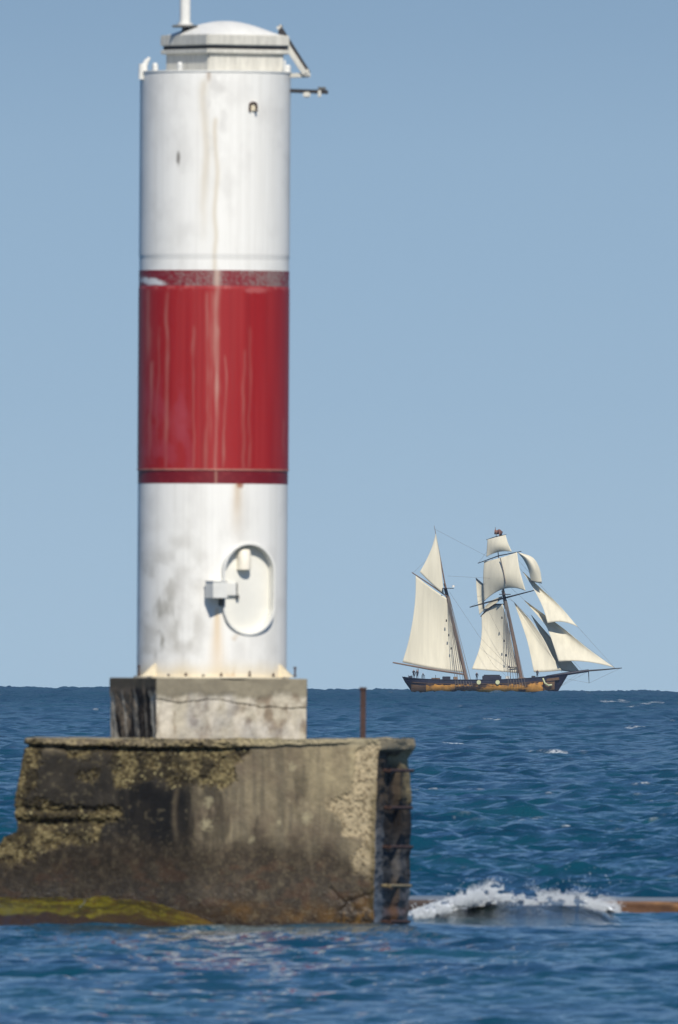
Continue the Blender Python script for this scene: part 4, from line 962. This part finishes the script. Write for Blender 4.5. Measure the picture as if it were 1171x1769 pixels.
sail('shade_patch_sail', [(866, 1030), (850, 1037), (838, 1047)], [(868, 1031), (860, 1040), (834, 1058)], (.7, .4, 2.4, 2.9), .2, 'small strip of sailcloth added for the shaded patch under the lower yard', n=12, m_=10)  # thin sail sheet standing in for the shaded patch below the yard
sail('fore_staysail', [(888, 1041), (899, 1072), (910, 1105), (917, 1135), (922, 1161)], [(888.6, 1041), (915, 1070), (938, 1102), (955, 1135), (970, 1158)], (.2, .2, -.9, -.2), .8, 'triangular headsail nearest the forward mast', dt=(0, 1))
sail('inner_jib', [(917, 1062), (931, 1090), (946, 1122), (964, 1158)], [(917.6, 1062), (940, 1088), (970, 1122), (1004, 1163)], (1.9, 1.9, 2.4, 1.2), .6, 'shaded headsail between its two neighbours')
sail('outer_jib', [(905, 1037), (930, 1065), (945, 1085), (957, 1118), (965, 1143)], [(905.6, 1037), (938, 1060), (975, 1087), (1015, 1120), (1062, 1154)], (-.1, -.1, -1.6, -.4), 1.1, 'broad bright headsail running to the tip of the bowsprit', dt=(0, -5), n=34, m_=28)
sail('flying_jib', [(903, 988), (922, 1018), (937, 1048), (946, 1077)], [(903.6, 988), (935, 1017), (968, 1048), (999, 1084)], (-.8, -.8, -2.6, -1.4), .8, 'uppermost triangular headsail', dt=(0, -6))
# standing rigging
for k, x in enumerate([787, 792, 797, 802, 807, 812, 816]): line('shroud', [(773 + k * .5, 1030, -.3), (x, 1186, -3.9)], .045)
for k, x in enumerate([878, 883, 888, 893, 898, 903, 908]): line('shroud', [(872 + k * .5, 1036, -.3), (x, 1186, -3.9)], .045)
for p in [[(751, 914), (862, 972, .3)], [(773, 995), (866, 1000, .3)], [(776, 1022), (828, 1100, .2), (898, 1172)], [(857, 925), (1000, 1085), (1062, 1154)], [(857, 925), (904, 990)], [(866, 1000), (905, 1036), (1062, 1154)],
          [(870, 1030), (888, 1040), (1008, 1160)], [(868, 1020), (888, 1041), (972, 1163)], [(752, 925), (745, 960), (713, 990, -1)], [(779, 1060, -.3), (790, 1184, -3.9)],
          [(1017.5, 1180), (1072, 1154.3)], [(1017.5, 1180), (975, 1172)], [(1016, 1160), (968, 1186)], [(1000, 1163), (964, 1188)], [(812, 1049, 2.6), (870, 1012, .4)], [(826, 973, 2.2), (860, 928, .4)],
          [(841, 1050, -1), (900, 1165, -3)], [(828, 1110, -.6), (853, 1150, -2), (880, 1172, -3)]]:
    line('stay', p, .018)
for (x, y) in [(771, 1070), (775, 1095), (779, 1118), (867, 1065), (871, 1105), (874, 1130), (879, 1150)]:
    c = S(x, y, -1.4); MB().tube([c, c - UZ * .45], [.10, .13], 8).build('block_pulley', MS['blackspar'], ship, True)
line('sheet', [(721, 1155, -1), (716, 1168, -.5)], .05); line('sheet', [(723, 1155, -1), (721, 1168, -.5)], .05)
# flag at the fore truck
V = []; nf_ = 14
for i in range(nf_):
    t = i / (nf_ - 1); x = 854.5 + 14 * t; yy = 914 + 3 * t + 1.5 * math.sin(t * 8)
    V += [S(x, yy, .6 * math.sin(t * 7)), S(x - 1 + 2.5 * math.sin(t * 5), yy + 9 - 2 * math.sin(t * 6), .6 * math.sin(t * 7 + .5))]
F = [[2 * i, 2 * i + 2, 2 * i + 3, 2 * i + 1] for i in range(nf_ - 1)]
fl = mesh('flag', np.array([tuple(v) for v in V]), F, MS['red'], ship, True); fl.modifiers.new('s', 'SOLIDIFY').thickness = .03

# ------------------------------------------------------------------ crew on deck
def person(px, foot, h, dy, cloth, label, lean=0, turn=0):
    base = S(px, foot, dy); s = h / 1.75
    J = {'pel': (0, 0, .92), 'che': (0, -.01, 1.30), 'nec': (0, 0, 1.48), 'hea': (0, -.02, 1.60), 'top': (0, -.01, 1.70),
         'hl': (-.10, 0, .88), 'kl': (-.12, -.03, .48), 'fl': (-.13, 0, .07), 'tl': (-.13, -.16, .03), 'hr': (.10, 0, .88), 'kr': (.12, -.02, .48), 'fr': (.14, .03, .07), 'tr': (.14, -.13, .03),
         'sl': (-.20, 0, 1.40), 'el': (-.27, -.06, 1.12), 'wl': (-.20, -.26, 1.02), 'nl': (-.19, -.34, 1.0), 'sr': (.20, 0, 1.40), 'er': (.28, -.04, 1.13), 'wr': (.26, -.18, .94), 'nr': (.26, -.26, .90)}
    rad = dict(pel=.15, che=.16, nec=.06, hea=.10, top=.085, hl=.10, kl=.065, fl=.045, tl=.04, hr=.10, kr=.065, fr=.045, tr=.04, sl=.07, el=.045, wl=.035, nl=.03, sr=.07, er=.045, wr=.035, nr=.03)
    E = ['pel che', 'che nec', 'nec hea', 'hea top', 'pel hl', 'hl kl', 'kl fl', 'fl tl', 'pel hr', 'hr kr', 'kr fr', 'fr tr', 'che sl', 'sl el', 'el wl', 'wl nl', 'che sr', 'sr er', 'er wr', 'wr nr']
    ks = list(J); me = bpy.data.meshes.new('person'); c, sn = math.cos(turn), math.sin(turn)
    me.from_pydata([((J[k_][0] * c - J[k_][1] * sn) * s + lean * J[k_][2], (J[k_][0] * sn + J[k_][1] * c) * s, J[k_][2] * s) for k_ in ks], [tuple(ks.index(q) for q in e.split()) for e in E], [])
    o = bpy.data.objects.new('person', me); scene.collection.objects.link(o)
    md = o.modifiers.new('skin', 'SKIN'); sv = me.skin_vertices[0].data
    for i, k_ in enumerate(ks): sv[i].radius = (rad[k_] * s, rad[k_] * s)
    sv[0].use_root = True; o.modifiers.new('sub', 'SUBSURF').levels = 1
    dg = bpy.context.evaluated_depsgraph_get(); m2 = bpy.data.meshes.new_from_object(o.evaluated_get(dg)); o.modifiers.clear(); o.data = m2
    m2.materials.clear(); m2.materials.append(mat('clothing', cloth, .9)); m2.materials.append(MSK); 
    for p in m2.polygons:
        p.use_smooth = True
        if p.center.z > 1.50 * s: p.material_index = 1
    o.location = base; tag(o, label, 'person', 'crew on the deck of the tall ship')
MSK = mat('skin', tuple(lin(176, 130, 104)), .6)
dk1, dk2, dk3 = tuple(lin(34, 34, 44)), tuple(lin(44, 42, 50)), tuple(lin(120, 60, 50))
person(714.5, 1173, 1.8, -1.1, dk1, 'person in dark clothes standing nearest the stern rail of the ship', 0, .4)
person(720.5, 1173.5, 1.75, -1.2, dk2, 'person in dark clothes beside another under the end of the boom', .03, -.3)
person(730.5, 1173.5, 1.25, -1.0, dk2, 'small low dark figure just forward of the pair of people at the stern', 0, .9)
person(823.5, 1176, 1.6, -1.6, dk1, 'person in dark clothes standing just left of the dark deckhouse', 0, .1)
person(928, 1172.5, 1.7, -1.0, dk2, 'person standing on the foredeck under the first headsail', 0, .5)

# ------------------------------------------------------------------ thin summer haze over the lake
HZ = 1.3e-5
bm = bmesh.new(); bmesh.ops.create_cube(bm, size=1)
for v in bm.verts: v.co = Vector((v.co.x * 21000, v.co.y * 21000, -12 if v.co.z < 0 else 46))
me = bpy.data.meshes.new('haze'); bm.to_mesh(me); bm.free(); ho = bpy.data.objects.new('haze', me); scene.collection.objects.link(ho); tag(ho, kind='stuff')
hm = bpy.data.materials.new('haze_air'); hm.use_nodes = True; t = hm.node_tree; t.nodes.clear(); ou = t.nodes.new('ShaderNodeOutputMaterial'); pv = t.nodes.new('ShaderNodeVolumePrincipled')
pv.inputs['Color'].default_value = (.55, .72, .98, 1); pv.inputs['Density'].default_value = HZ; t.links.new(pv.outputs[0], ou.inputs['Volume']); me.materials.append(hm)
